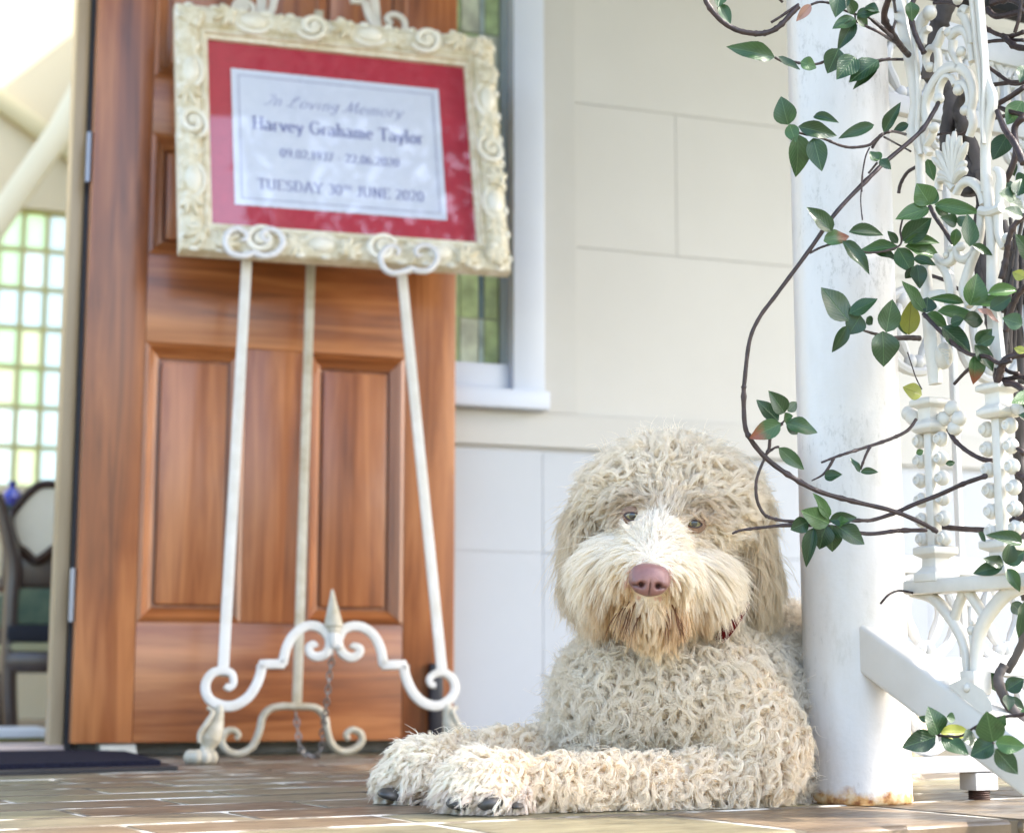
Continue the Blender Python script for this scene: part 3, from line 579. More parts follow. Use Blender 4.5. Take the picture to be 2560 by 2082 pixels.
def text(nm, s, cx, cy, width, h, thick=.15, thin=.05, serif=True, shear=0, slope=0, mat=M_ink, sup=None):
    adv = 0; strokes = []; scl = 1.0
    for i, ch in enumerate(s):
        a, pl = GL[ch]; k = .5 if sup and i in sup else 1; y0 = .5 if k < 1 else 0
        for p in pl: strokes.append(([(adv + x * k, y0 + y * k) for x, y in p], k))
        adv += (a + .06) * k
    q = MB(); sx = width / adv
    for p, k in strokes:
        P = np.array(p, float); T = np.gradient(P, axis=0); ang = np.arctan2(T[:, 1], T[:, 0])
        wd = (thin + (thick - thin) * np.abs(np.sin(ang - .12)) ** 1.5) * k; Nn = np.c_[-np.sin(ang), np.cos(ang)]
        quads = [(P + Nn * wd[:, None] / 2, P - Nn * wd[:, None] / 2)]
        if serif:
            for e, nb_ in ((0, 1), (-1, -2)):
                d = P[nb_] - P[e]
                if abs(d[1]) > 1.5 * abs(d[0]) and P[e][1] in (0, 1) : quads.append((np.array([P[e] + (-.15 * k, .022), P[e] + (.15 * k, .022)]), np.array([P[e] + (-.15 * k, -.022), P[e] + (.15 * k, -.022)])))
        for a, b_ in quads:
            V = []
            for pt in list(a) + list(b_):
                x = (pt[0] - adv / 2) * sx + shear * pt[1] * h; y = pt[1] * h; V.append(fpnt(po[0] + cx * PW + x, po[1] + cy * PH + y + slope * x, -.0012 + .0000))
            n_ = len(a); q.add(V, [(i, n_ + i, n_ + i + 1, i + 1) for i in range(n_ - 1)])
    return q.build(nm, mat, sign, smooth=False)
text('printed_text', 'In Loving Memory', -.02, .245, PW * .66, PH * .085, .075, .03, False, .45)
text('printed_text', 'Harvey Grahame Taylor', .0, .06, PW * .82, PH * .095, .19, .06)
text('printed_text', '09.02.1937 - 22.06.2020', 0, -.13, PW * .57, PH * .062, .17, .06)
text('printed_text', 'TUESDAY 30TH JUNE 2020', .0, -.375, PW * .79, PH * .075, .16, .06, sup=(10, 11))
m, t, b, L = nodes('frame_glass'); out = t.nodes['Material Output']
gl = N(t, 'BsdfGlossy'); gl.inputs['Roughness'].default_value = .03; tr = N(t, 'BsdfTransparent'); mx = N(t, 'MixShader', i_0=.095); L(tr.outputs[0], mx.inputs[1]); L(gl.outputs[0], mx.inputs[2]); L(mx.outputs[0], out.inputs[0])
go = np.dot(ic2 - fc, fx), np.dot(ic2 - fc, fy); q = MB()
q.add([fpnt(go[0] + i * (IW / 2 + .005), go[1] + j * (IH / 2 + .005), .004) for i, j in ((-1, -1), (1, -1), (1, 1), (-1, 1))], [(0, 1, 2, 3)]); q.build('glass', m, sign, smooth=False)
# ---------------------------------------------------------------- verandah post
pb = floor_at(2175, 2014); Fh = A(math.sin(YAW), math.cos(YAW), 0); PR = .0605
PC = pb + Fh * PR
m, t, b, L = nodes('post_paint'); M_post = m
tc = N(t, 'TexCoord'); sp = N(t, 'SeparateXYZ'); L(tc.outputs['Object'], sp.inputs[0])
n1 = N(t, 'TexNoise', i_Scale=38, i_Detail=6, i_Roughness=.65); L(tc.outputs['Object'], n1.inputs['Vector'])
zz_ = N(t, 'MapRange', i_1=.0, i_2=.028, i_3=1.0, i_4=0.0); L(sp.outputs[2], zz_.inputs[0])
ad = N(t, 'Math', operation='MULTIPLY_ADD', i_1=1.35, i_2=-.62); L(n1.outputs[0], ad.inputs[0]); a2 = N(t, 'Math', operation='ADD'); L(ad.outputs[0], a2.inputs[0]); L(zz_.outputs[0], a2.inputs[1])
rr = ramp(t, [(.42, (0,) * 3), (.75, (1,) * 3)]); L(a2.outputs[0], rr.inputs[0])
n2 = N(t, 'TexNoise', i_Scale=90, i_Detail=5); L(tc.outputs['Object'], n2.inputs['Vector'])
rust = ramp(t, [(.32, (.22, .08, .025)), (.46, (.48, .27, .10)), (.62, (.60, .46, .28))]); L(n2.outputs[0], rust.inputs[0])
mp = N(t, 'Mapping'); mp.inputs['Scale'].default_value = (7, 7, 2.2); L(tc.outputs['Object'], mp.inputs[0])
n3 = N(t, 'TexNoise', i_Scale=1.6, i_Detail=8, i_Roughness=.72); L(mp.outputs[0], n3.inputs['Vector'])
wht = ramp(t, [(.30, (.46, .435, .39)), (.42, (.585, .56, .53)), (.6, (.62, .60, .58))]); L(n3.outputs[0], wht.inputs[0])
mp2 = N(t, 'Mapping'); mp2.inputs['Scale'].default_value = (60, 60, 25); L(tc.outputs['Object'], mp2.inputs[0])
n4 = N(t, 'TexNoise', i_Scale=2.5, i_Detail=6, i_Roughness=.8); L(mp2.outputs[0], n4.inputs['Vector'])
n5 = N(t, 'TexNoise', i_Scale=5.5, i_Detail=2); L(tc.outputs['Object'], n5.inputs['Vector'])
ml = N(t, 'Math', operation='MULTIPLY'); L(n4.outputs[0], ml.inputs[0]); L(n5.outputs[0], ml.inputs[1])
sc_ = ramp(t, [(.31, (0,) * 3), (.40, (.6,) * 3)]); L(ml.outputs[0], sc_.inputs[0])
m1 = N(t, 'Mix', data_type='RGBA'); L(sc_.outputs[0], m1.inputs[0]); L(wht.outputs[0], m1.inputs[6]); m1.inputs[7].default_value = (.30, .28, .25, 1)
m2 = N(t, 'Mix', data_type='RGBA'); L(rr.outputs[0], m2.inputs[0]); L(m1.outputs[2], m2.inputs[6]); L(rust.outputs[0], m2.inputs[7]); L(m2.outputs[2], b.inputs['Base Color'])
rg = N(t, 'MapRange', i_3=.32, i_4=.8); L(rr.outputs[0], rg.inputs[0]); L(rg.outputs[0], b.inputs['Roughness'])
bp = N(t, 'Bump', i_Strength=.25, i_Distance=.002); L(n2.outputs[0], bp.inputs['Height']); L(bp.outputs[0], b.inputs['Normal'])
post = thing('verandah_post', tuple(PC), 'round white steel verandah post with rusty base beside the dog', 'post')
q = MB(); prf = [(PR - .0012, .0), (PR + .0006, .003), (PR, .010)] + [(PR, z) for z in (.3, .6, 1.2, 2.0, 2.59)]
q.lathe(PC, prf, 64); q.build('shaft', M_post, post, angle=60)
# ---------------------------------------------------------------- stair handrail
RP = at(*Z6(520, 410), 1.954); SL = rad(27); RD = -PV * math.cos(SL) - ZV * math.sin(SL); RUp = np.cross(RD, TV); RUp = RUp if RUp[2] > 0 else -RUp
RW, RH = .042, .050
rail = thing('stair_handrail', tuple(RP), 'white steel box handrail sloping down from the round post', 'handrail')
q = MB(); c0 = RP + TV * RW / 2 - RUp * RH / 2 - RD * .075; q.box(c0 + RD * .6, RD * .6, TV * RW / 2, RUp * RH / 2)
M_rail = basic('rail_paint', (.58, .55, .50), (.64, .62, .58), rough=.35, scale=10, bump=.12, bscale=60)
q.build('rail', M_rail, rail, bevel=.005, seg=3)
# ---------------------------------------------------------------- cast iron stair panel (plane along the handrail)
IP = RP + TV * (RW / 2)
ip = lambda xy, off=0.0: on_plane(*xy, IP + TV * off, TV)
iron = thing('iron_stair_panel', tuple(ip(Z6(1190, 720))), 'white cast iron lacework panel bolted to the sloping handrail', 'iron panel')
M_iw = basic('iron_white', (.54, .515, .46), (.63, .605, .55), rough=.38, scale=25, bump=.22, bscale=70)
def ibar(nm, pts, zf, wd, th=.009, off=0, n=5, mat=M_iw, rnd=.45):
    P = smooth_path([ip(zf(*p), off) for p in pts], n); return MB().bar(P, TV, wd, th, rnd).build(nm, mat, iron, angle=50)
def itube(nm, pts, zf, r, off=0, n=5):
    P = smooth_path([ip(zf(*p), off) for p in pts], n); return MB().tube(P, r, 8).build(nm, M_iw, iron)
def col_block(nm, zf, xc, ytop, prof, n=4):
    """square or round stack: prof = (half side m, zoom y)"""
    q = MB(); c = ip(zf(xc, prof[0][1])); p2 = [(r * (1.414 if n == 4 else 1), ip(zf(xc, y))[2] - c[2]) for r, y in prof]
    p2 = p2[::-1] if p2[-1][1] < p2[0][1] else p2
    a, b_ = (TV + PV) / 1.4142, (PV - TV) / 1.4142
    q.lathe(c, p2, n, *( (a, b_) if n == 4 else (TV, PV)), ZV); return q.build(nm, M_iw, iron, bevel=.0012, seg=2)
for xc, y0, y1, bl, br in ((392, 480, 1335, [(300, 548), (303, 695), (306, 842), (312, 990), (318, 1138), (324, 1280)], [(458, 530), (462, 675), (468, 822), (474, 972), (480, 1122), (486, 1270)]),
                           (905, 370, 1295, [(800, 460), (808, 606), (816, 762), (826, 916), (836, 1072), (842, 1222)], [(975, 430), (982, 582), (992, 735), (1003, 892), (1012, 1050), (1022, 1192)])):
    dx = (1335 - 480) * .03
    q = MB(); a = ip(Z5(xc - 10, y0)); b_ = ip(Z5(xc + 18, y1)); q.box((a + b_) / 2, PV * .0058, TV * .0062, ZV * (a[2] - b_[2]) / 2); q.build('column', M_iw, iron, bevel=.0018)
    for p in bl + br:
        c = ip(Z5(*p)); q = MB(); q.ell(c, PV * .0088, ZV * .0088, TV * .0072, 14, 10); q.build('bead', M_iw, iron)
        q = MB(); q.tube([c - TV * .0066 + PV * .0042 * math.cos(a_) + ZV * .0042 * math.sin(a_) for a_ in np.linspace(0, 2 * math.pi, 13)[:-1]], .0016, 6, True); q.build('bead_ring', M_iw, iron)
    k = 1 if xc < 500 else 1.06; o = 0 if xc < 500 else -112
    col_block('capital', Z5, xc - 18, 0, [(.013 * k, 228 + o), (.0165 * k, 245 + o), (.0165 * k, 282 + o), (.010 * k, 305 + o), (.0098 * k, 385 + o), (.0125 * k, 402 + o), (.0165 * k, 425 + o), (.0165 * k, 462 + o), (.012 * k, 490 + o)])
    o2 = 0 if xc < 500 else -48
    col_block('column_base', Z5, xc + 22, 0, [(.012 * k, 1330 + o2), (.0175 * k, 1345 + o2), (.0175 * k, 1395 + o2), (.0105 * k, 1425 + o2), (.011 * k, 1490 + o2), (.0175 * k, 1540 + o2), (.0178 * k, 1600 + o2)])
a, b_ = ip(Z5(250, 1640)), ip(Z5(1330, 1545))
q = MB(); zt, zb = ip(Z5(420, 1580))[2], ip(Z5(420, 1690))[2]; c = (a + b_) / 2; q.box(A(c[0], c[1], (zt + zb) / 2), (b_ - a) * A(1, 1, 0) / 2, TV * .0165, ZV * (zt - zb) / 2); q.build('sill_plate', M_iw, iron, bevel=.004)
ibar('bracket_arm', [(762, 112), (900, 150), (1000, 255), (1075, 375), (1120, 490), (1140, 640)], Z6, [.010, .012, .011, .009], .012)
ibar('bracket_arm', [(1540, 60), (1405, 115), (1300, 225), (1225, 350), (1198, 480), (1190, 640)], Z6, [.014, .014, .014, .012], .012)
ibar('bracket_strut', [(1112, 92), (1070, 200), (1040, 300)], Z6, .010, .010); ibar('bracket_strut', [(1130, 92), (1190, 180), (1250, 270)], Z6, .010, .010)
q = MB(); 
for y, r in ((320, .0035), (365, .0058), (410, .004)): q.ell(ip(Z6(1162, y)), PV * r, ZV * r, TV * r)
q.tube([ip(Z6(1165, 400)), ip(Z6(1172, 600))], [.004, .0025]); q.build('bracket_boss', M_iw, iron)
q = MB(); a, b_ = ip(Z6(1110, 640)), ip(Z6(1270, 800)); c = (a + b_) / 2; q.box(c, PV * .0105, TV * .0125, ZV * abs(a[2] - b_[2]) / 2); q.build('socket', M_iw, iron, bevel=.002)
rf = lambda x, y, off=.0022: on_plane(*Z6(x, y), RP - TV * off, TV)
pl = [(1000, 737), (1112, 684), (1240, 770), (1292, 850), (1300, 912), (1230, 930)]
V = [rf(*p) for p in pl] + [rf(*p, -.001) for p in pl]; n_ = len(pl)
q = MB(); q.add(V, [tuple(range(n_)), tuple(range(2 * n_ - 1, n_ - 1, -1))] + [(i, n_ + i, n_ + (i + 1) % n_, (i + 1) % n_) for i in range(n_)]); o = q.build('clamp_plate', M_iw, iron, smooth=False)
bm = bmesh.new(); bm.from_mesh(o.data); bmesh.ops.recalc_face_normals(bm, faces=bm.faces); bm.to_mesh(o.data); bm.free()
q = MB(); q.ell(rf(1128, 755), RD * .005, RUp * .005, TV * .004); q.build('bolt', M_iw, iron)
# uprights
ibar('upright', [(215, -60), (262, 130), (335, 480), (395, 900), (362, 1180), (425, 1330), (440, 1736)], Z2, [.013, .017, .016, .013, .015, .010, .010], .010)
ibar('upright', [(1140, 0), (1170, 500), (1185, 800), (1205, 1100), (1240, 1400), (1265, 1736)], Z3, [.0095, .0095, .011, .016, .021, .015], .011)
ibar('upright', [(330, -40), (372, 330), (412, 640), (425, 900), (412, 1180), (440, 1400)], Z2, .0045, .006, -.006); ibar('upright', [(940, -60), (975, 350), (1012, 700), (1085, 900), (1055, 1110), (1025, 1320), (1030, 1736)], Z2, [.018, .016, .013, .012, .010, .010], .010)
ibar('upright', [(1690, 0), (1720, 290), (1738, 600), (1742, 950), (1760, 1250), (1800, 1640)], Z3, [.011, .011, .0115, .013, .016, .016], .011)
for dx in (-28, 28): ibar('flute', [(935 + dx, -60), (970 + dx, 350), (1000 + dx * .6, 690), (1000 + dx * .3, 1000), (1010, 1300)], Z2, .003, .006, -.006)
itube('collar', [(1640, 290), (1720, 300), (1815, 265)], Z3, .0055, -.004)
S_ = [([(520, 1395), (478, 1330), (468, 1230), (492, 1100), (478, 960), (520, 820), (600, 690), (690, 618), (780, 612), (868, 672), (915, 800), (912, 920), (895, 1010), (915, 1120), (880, 1235)], Z2, [.006, .009, .011, .011, .012, .011, .010, .009, .007]),
      ([(520, 640), (490, 560), (492, 500), (530, 440), (585, 455), (602, 540), (590, 660)], Z2, [.005, .008, .007]), ([(575, 430), (605, 370), (635, 295), (668, 270)], Z2, [.012, .010, .006]),
      ([(700, 340), (770, 280), (840, 290), (885, 400), (910, 560)], Z2, [.012, .009, .008]), ([(735, 370), (730, 470), (770, 545), (785, 620)], Z2, [.009, .008, .009]),
      ([(600, 880), (612, 790), (660, 705), (720, 700), (760, 770)], Z2, [.010, .006, .006, .008]), ([(770, 770), (830, 760), (872, 830), (880, 930), (830, 1000)], Z2, [.008, .007, .008]),
      ([(470, 1340), (540, 1240), (560, 1150)], Z2, [.006, .009]), ([(760, 1760), (800, 1680), (860, 1640), (930, 1665), (985, 1740), (1010, 1850)], Z2, [.006, .010, .010, .008]),
      ([(1290, 120), (1300, 40), (1360, 40), (1420, 110)], Z3, [.007, .009]), ([(1625, 480), (1600, 600), (1560, 672), (1495, 698), (1446, 650), (1452, 592), (1492, 582)], Z3, [.008, .010, .009, .006]),
      ([(1270, 672), (1335, 728), (1402, 705), (1415, 645), (1398, 592)], Z3, [.008, .010, .006]), ([(1285, 715), (1360, 810), (1395, 960), (1380, 1080)], Z3, [.008, .012, .012]),
      ([(1612, 600), (1560, 730), (1520, 850), (1500, 960), (1560, 1080)], Z3, [.010, .011, .011]), ([(1650, 310), (1640, 450), (1610, 620)], Z3, [.010, .009]), ([(1785, 330), (1792, 480), (1835, 592), (1866, 525)], Z3, [.009, .008, .006]),
      ([(1770, -60), (1810, 0), (1800, 150), (1795, 280)], Z3, [.006, .011, .007]), ([(1230, 1000), (1330, 990), (1400, 1010)], Z3, .011), ([(870, 110), (830, 95), (800, 115)], Z2, [.010, .012, .008]), ([(520, 260), (470, 300), (450, 400)], Z2, [.007, .012]), ([(540, 100), (490, 140), (440, 230), (425, 400)], Z2, [.012, .016, .010]), ([(900, 400), (890, 300), (840, 160), (805, 105)], Z2, [.008, .010, .012])]
for pts, zf, wd in S_: ibar('scroll', pts, zf, wd, .009)
for x, y, r, zf in ((690, 295, .0055, Z2), (805, 470, .006, Z2), (605, 895, .0065, Z2), (780, 815, .0065, Z2), (525, 605, .0055, Z2), (840, 1000, .006, Z2), (560, 1155, .0065, Z2), (520, 120, .009, Z2), (1355, 660, .004, Z3), (1478, 590, .0055, Z3), (1395, 605, .0045, Z3), (1860, 520, .006, Z3), (775, 0, .006, Z2)):
    q = MB(); q.ell(ip(zf(x, y), -.003), PV * r, ZV * r, TV * r * .9, 12, 8); q.build('knob', M_iw, iron)
pbase = ip(Z2(735, 1660), -.002)
for x, y, r in ((745, 1190, .0042), (688, 1222, .004), (800, 1228, .004), (648, 1295, .004), (858, 1290, .0048), (585, 1365, .0046), (550, 1430, .0046), (850, 1465, .0045), (855, 1535, .0055), (600, 1570, .0045), (590, 1630, .0045)):
    tpn = ip(Z2(x, y), -.004); mid = pbase + (tpn - pbase) * .5 + ZV * .004; q = MB(); q.tube(smooth_path([pbase, mid, tpn], 6), [r * .45, r * .75, r, r * 1.05, r * .5], 8); q.build('palmette_lobe', M_iw, iron)
q = MB(); q.ell(ip(Z3(1335, 1500), -.002), PV * .012, ZV * .0155, TV * .008, 14, 10)
q.build('bud', M_iw, iron)
for k in range(6): a_ = .25 + k * .22; MB().tube(smooth_path([ip(Z3(1300 + 12 * k, 1440 + 20 * k), -.009), ip(Z3(1380, 1450 + 26 * k), -.008)], 3), .0016, 5).build('bud_rib', M_iw, iron)
for zf, pts in ((Z5, [(480, 380), (540, 300), (590, 380), (560, 450)]), (Z5, [(1040, 300), (1075, 240), (1100, 330)]), (Z5, [(245, 370), (215, 340), (265, 380)])):
    q = MB()
    for p in pts: q.ell(ip(zf(*p), .004), PV * .010, ZV * .009, TV * .007, 10, 7)
    q.build('rosette', M_iw, iron)
# ---------------------------------------------------------------- porch balustrade behind
BF = floor_at(*Z6(1150, 1512)); bpn = lambda xy, off=0.0: on_plane(*xy, BF + PV * off, PV)
bal = thing('porch_balustrade', tuple(BF), 'white cast iron lace balustrade standing on the porch tiles behind the vine', 'balustrade')
M_bw = basic('balustrade_white', (.52, .53, .54), (.60, .60, .60), rough=.4, scale=18, bump=.2, bscale=60)
def bbar(nm, pts, zf, wd, th=.010, off=0, n=5): return MB().bar(smooth_path([bpn(zf(*p), off) for p in pts], n), PV, wd, th, .4).build(nm, M_bw, bal, angle=50)
z0, z1 = bpn(Z6(1000, 1325))[2], bpn(Z6(1000, 1215))[2]; ar = lambda a, z: A(*(BF * A(1, 1, 0) + TV * a)[:2], z)
q = MB(); q.box(ar(.33, (z0 + z1) / 2), TV * .48, PV * .016, ZV * (z1 - z0) / 2); q.build('bottom_rail', M_bw, bal, bevel=.003)
a, b_ = bpn(Z6(1130, 1325)), bpn(Z6(1285, 1440)); q = MB(); q.box((a + b_) / 2, TV * (np.dot(b_ - a, TV) / 2), PV * .014, ZV * abs(a[2] - b_[2]) / 2); q.build('foot', M_bw, bal, bevel=.002)
q = MB(); zf_ = b_[2]; q.lathe((a + b_) / 2 * A(1, 1, 0), [(.012, -.002)] + [(.012 + .0012 * (k % 2), zf_ * k / 9) for k in range(10)], 16); q.build('foot_bolt', basic('rust_bolt', (.03, .015, .010), (.07, .03, .02), rough=.8, scale=60), bal)
for y in (612, -60): 
    z = bpn(Z6(1200, y))[2]; q = MB(); q.box(ar(.33, z), TV * .48, PV * .009, ZV * .011); q.build('cross_rail', M_bw, bal, bevel=.003)
z = bpn(Z2(700, 1050))[2]; q = MB(); q.box(ar(.33, z), TV * .48, PV * .008, ZV * .012); q.build('cross_rail', M_bw, bal, bevel=.003)
z = bpn(Z2(1200, 480))[2]; q = MB(); q.box(ar(.33, z), TV * .48, PV * .010, ZV * .020); q.build('top_rail', M_bw, bal, bevel=.004)
a0 = np.dot(bpn(Z2(270, 800)) - BF, TV); ZL = [z1, bpn(Z6(1200, 612))[2], bpn(Z6(1200, -60))[2], bpn(Z2(700, 1050))[2], bpn(Z2(1200, 480))[2]]
for k in range(6):
    ac = a0 + .004 + k * .125
    q = MB(); q.box(ar(ac - .0625, (ZL[0] + ZL[4]) / 2), TV * .004, PV * .004, ZV * (ZL[4] - ZL[0]) / 2); q.build('baluster', M_bw, bal, bevel=.001)
    for za, zb in zip(ZL, ZL[1:]):
        zc_ = (za + zb) / 2; rr_ = min(.05, (zb - za) / 2 - .006)
        P = [ar(ac, zc_) + TV * rr_ * math.cos(a_) + ZV * rr_ * math.sin(a_) for a_ in np.linspace(0, 2 * math.pi, 25)[:-1]]
        q = MB(); q.tube(P, .0062, 8, True); q.build('ring', M_bw, bal)
        for s in (-1, 1):
            P = [ar(ac, zc_) + TV * s * (.006 + .020 * math.sin(x * 2.6)) + ZV * rr_ * (1.5 * x - .75) for x in np.linspace(0, 1, 10)]
            q = MB(); q.tube(P, [.003, .007, .005, .007, .003], 8); q.ell(P[-1], TV * .009, PV * .008, ZV * .012); q.ell(P[0], TV * .008, PV * .008, ZV * .009); q.build('fleur', M_bw, bal)
        for s in (-1, 1):
            q = MB(); th = np.linspace(0, 2.4 * math.pi, 18); P = [ar(ac + s * .055, zb - .035) + TV * s * (.022 - .0026 * a_) * math.cos(a_) + ZV * (.022 - .0026 * a_) * math.sin(a_) for a_ in th]; q.tube(P, [.006, .005, .004], 7); q.build('curl', M_bw, bal)
# dark weathered board behind the iron, upper corner
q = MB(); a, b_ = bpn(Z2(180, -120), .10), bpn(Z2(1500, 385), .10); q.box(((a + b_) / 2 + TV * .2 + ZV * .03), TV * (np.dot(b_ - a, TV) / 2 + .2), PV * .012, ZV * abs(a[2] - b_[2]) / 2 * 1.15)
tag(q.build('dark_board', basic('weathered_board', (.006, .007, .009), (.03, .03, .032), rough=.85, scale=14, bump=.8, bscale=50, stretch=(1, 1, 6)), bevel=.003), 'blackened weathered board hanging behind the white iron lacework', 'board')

# ---------------------------------------------------------------- vine
def leaf_mat(name, c1, c2, vein, tip=None):
    m, t, b, L = nodes(name); tc = N(t, 'TexCoord'); sp = N(t, 'SeparateXYZ'); L(tc.outputs['Object'], sp.inputs[0]); oi = N(t, 'ObjectInfo')
    r0 = ramp(t, [(0, c1), (1, c2)]); n = N(t, 'TexNoise', i_Scale=5, i_Detail=4); L(tc.outputs['Object'], n.inputs['Vector'])
    av = N(t, 'Math', operation='MULTIPLY_ADD', i_1=.6, i_2=-.05); L(n.outputs[0], av.inputs[0]); a2 = N(t, 'Math', operation='MULTIPLY_ADD', i_1=.6); L(oi.outputs['Random'], a2.inputs[0]); L(av.outputs[0], a2.inputs[2]); L(a2.outputs[0], r0.inputs[0])
    ab = N(t, 'Math', operation='ABSOLUTE'); L(sp.outputs[1], ab.inputs[0])
    mid = ramp(t, [(.010, (1,) * 3), (.022, (0,) * 3)]); L(ab.outputs[0], mid.inputs[0])
    s1 = N(t, 'Math', operation='MULTIPLY_ADD', i_1=-.9); L(ab.outputs[0], s1.inputs[0]); L(sp.outputs[0], s1.inputs[2])
    s2 = N(t, 'Math', operation='MULTIPLY', i_1=8.0); L(s1.outputs[0], s2.inputs[0]); fr_ = N(t, 'Math', operation='FRACT'); L(s2.outputs[0], fr_.inputs[0])
    sv = ramp(t, [(.0, (.45,) * 3), (.10, (0,) * 3), (.92, (0,) * 3), (1, (.45,) * 3)]); L(fr_.outputs[0], sv.inputs[0])
    mxv = N(t, 'Math', operation='MAXIMUM'); L(mid.outputs[0], mxv.inputs[0]); L(sv.outputs[0], mxv.inputs[1])
    mx = N(t, 'Mix', data_type='RGBA'); L(mxv.outputs[0], mx.inputs[0]); L(r0.outputs[0], mx.inputs[6]); mx.inputs[7].default_value = (*vein, 1); last = mx.outputs[2]
    if tip:
        tr_ = ramp(t, [(.62, (0,) * 3), (.95, (1,) * 3)]); tn = N(t, 'Math', operation='MULTIPLY_ADD', i_1=.35); L(n.outputs[0], tn.inputs[0]); L(sp.outputs[0], tn.inputs[2]); L(tn.outputs[0], tr_.inputs[0])
        m2 = N(t, 'Mix', data_type='RGBA'); L(tr_.outputs[0], m2.inputs[0]); L(last, m2.inputs[6]); m2.inputs[7].default_value = (*tip, 1); last = m2.outputs[2]
    L(last, b.inputs['Base Color']); b.inputs['Roughness'].default_value = .34; b.inputs['Specular IOR Level'].default_value = .5
    bp = N(t, 'Bump', i_Strength=.3, i_Distance=.01, invert=True); L(mxv.outputs[0], bp.inputs['Height']); L(bp.outputs[0], b.inputs['Normal'])
    tl = N(t, 'BsdfTranslucent'); L(last, tl.inputs[0]); ms = N(t, 'MixShader', i_0=.16); L(b.outputs[0], ms.inputs[1]); L(tl.outputs[0], ms.inputs[2]); L(ms.outputs[0], t.nodes['Material Output'].inputs[0])
    return m
LM = [leaf_mat('leaf_green', (.008, .030, .008), (.028, .075, .022), (.060, .12, .045)), leaf_mat('leaf_bright', (.022, .066, .018), (.065, .14, .035), (.11, .20, .065)),
      leaf_mat('leaf_yellow', (.20, .22, .03), (.30, .31, .05), (.16, .15, .03)), leaf_mat('leaf_redtip', (.02, .06, .015), (.045, .11, .03), (.08, .15, .05), (.17, .05, .018)), leaf_mat('leaf_dead', (.30, .17, .14), (.36, .22, .18), (.22, .12, .10)), leaf_mat('leaf_dark', (.008, .028, .008), (.02, .055, .016), (.04, .09, .03))]
LV = []
for s in range(5):
    q = MB(); nu, nv = 9, 4; V = []; bend = [.10, .22, -.06, .34, .16][s]; fold = [.22, .32, .14, .42, .25][s]; wav = [.01, .02, .015, .0, .025][s]
    for i in range(nu + 1):
        x = i / nu; hw = .5 * (math.sin(math.pi * x ** .82) ** .78) * (1 - .28 * x ** 3) if 0 < x < 1 else .012 if x == 0 else .001
        for j in range(nv + 1):
            y = (j / nv - .5) * 2 * hw; V.append((x, y, fold * abs(y) - bend * x * x + wav * math.sin(9 * x + s) * abs(y) * 6))
    q.add(V, [(i * (nv + 1) + j, (i + 1) * (nv + 1) + j, (i + 1) * (nv + 1) + j + 1, i * (nv + 1) + j + 1) for i in range(nu) for j in range(nv)])
    row = []
    for mt_ in LM: me = q.mesh('leaf', angle=180); me.materials.append(mt_); row.append(me)
    LV.append(row)
vine = thing('climbing_vine', tuple(floor_at(2440, 1990)), 'glossy green climbing vine twining over the white post and ironwork', 'vine')
def iron_depth(u, v):
    if u < 2235: return 1.895
    return float(np.dot(ip((u, v)) - CAM, Fv))
leafN = 0
def leaf(zf, bx, by, tx, ty, wd, c=0, dD=None, var=None):
    global leafN
    u0, v0 = zf(bx, by); u1, v1 = zf(tx, ty)
    D = iron_depth(u0, v0) - .045 if dD is None else iron_depth(u0, v0) + dD
    r = rng.uniform; B = at(u0, v0, D); T = at(u1, v1, D + r(-.014, .008)); xd = T - B; Lg = np.linalg.norm(xd); xd /= Lg
    nrm = -Fv * 1.0 + ZV * r(.1, .55) + Rv * r(-.35, .35); nrm -= xd * np.dot(nrm, xd); nrm /= np.linalg.norm(nrm); yd = np.cross(nrm, xd)
    s_ = math.hypot(u1 - u0, v1 - v0); rw = (wd / (Z1(1, 0)[0] - Z1(0, 0)[0]) * 0 + wd * (zf(1, 0)[0] - zf(0, 0)[0])) / s_ * 1.12
    me = LV[rng.integers(5) if var is None else var][c]; place('leaf', me, vine, frameM(B, xd * Lg, yd * Lg * rw, nrm * Lg * .8)); leafN += 1
for d in [(712, 520, 290, 410, 150), (215, 40, 315, 215, 100), (230, -60, 200, 60, 80), (745, 515, 940, 640, 80), (945, 560, 1092, 612, 125, 1), (1040, 45, 910, 190, 85, 4), (1300, -60, 1275, 122, 140), (1430, 125, 1370, -20, 95), (1450, 140, 1655, 95, 105), (1445, 175, 1235, 250, 125),
          (1430, 190, 1290, 440, 125, 5), (1455, 150, 1565, 245, 95), (1290, 440, 1190, 665, 180), (1440, 520, 1285, 695, 160), (1650, 545, 1385, 722, 170), (1640, 625, 1415, 802, 85, 5), (835, 1130, 765, 880, 195), (1060, 1060, 1282, 1075, 90), (925, 1145, 1282, 1222, 140), (845, 1125, 905, 1292, 120, 1), (920, 1215, 935, 1597, 200), (1060, 1250, 1140, 1545, 165), (1610, 1130, 1290, 1245, 105, 5), (1640, 1460, 1575, 1365, 90)]: leaf(Z1, *d)
for d in [(105, 1195, 250, 925, 110, 5), (330, 1125, 190, 1185, 80, 5), (80, 1450, -20, 1370, 90, 1), (70, 1445, 172, 1525, 80), (350, 20, 370, 190, 120, 1), (1374, 600, 1345, 730, 80), (-60, 60, 60, 90, 90)]: leaf(Z2, *d)
for d in [(1360, 915, 1215, 1140, 150, 1), (1230, 1215, 1090, 1455, 170, 5), (1270, 1460, 1285, 1590, 70, 5), (1290, 1660, 1150, 1740, 120), (1300, 1640, 1400, 1600, 120), (500, 1440, 560, 1640, 95, 1)]: leaf(Z2, *d, dD=.05)
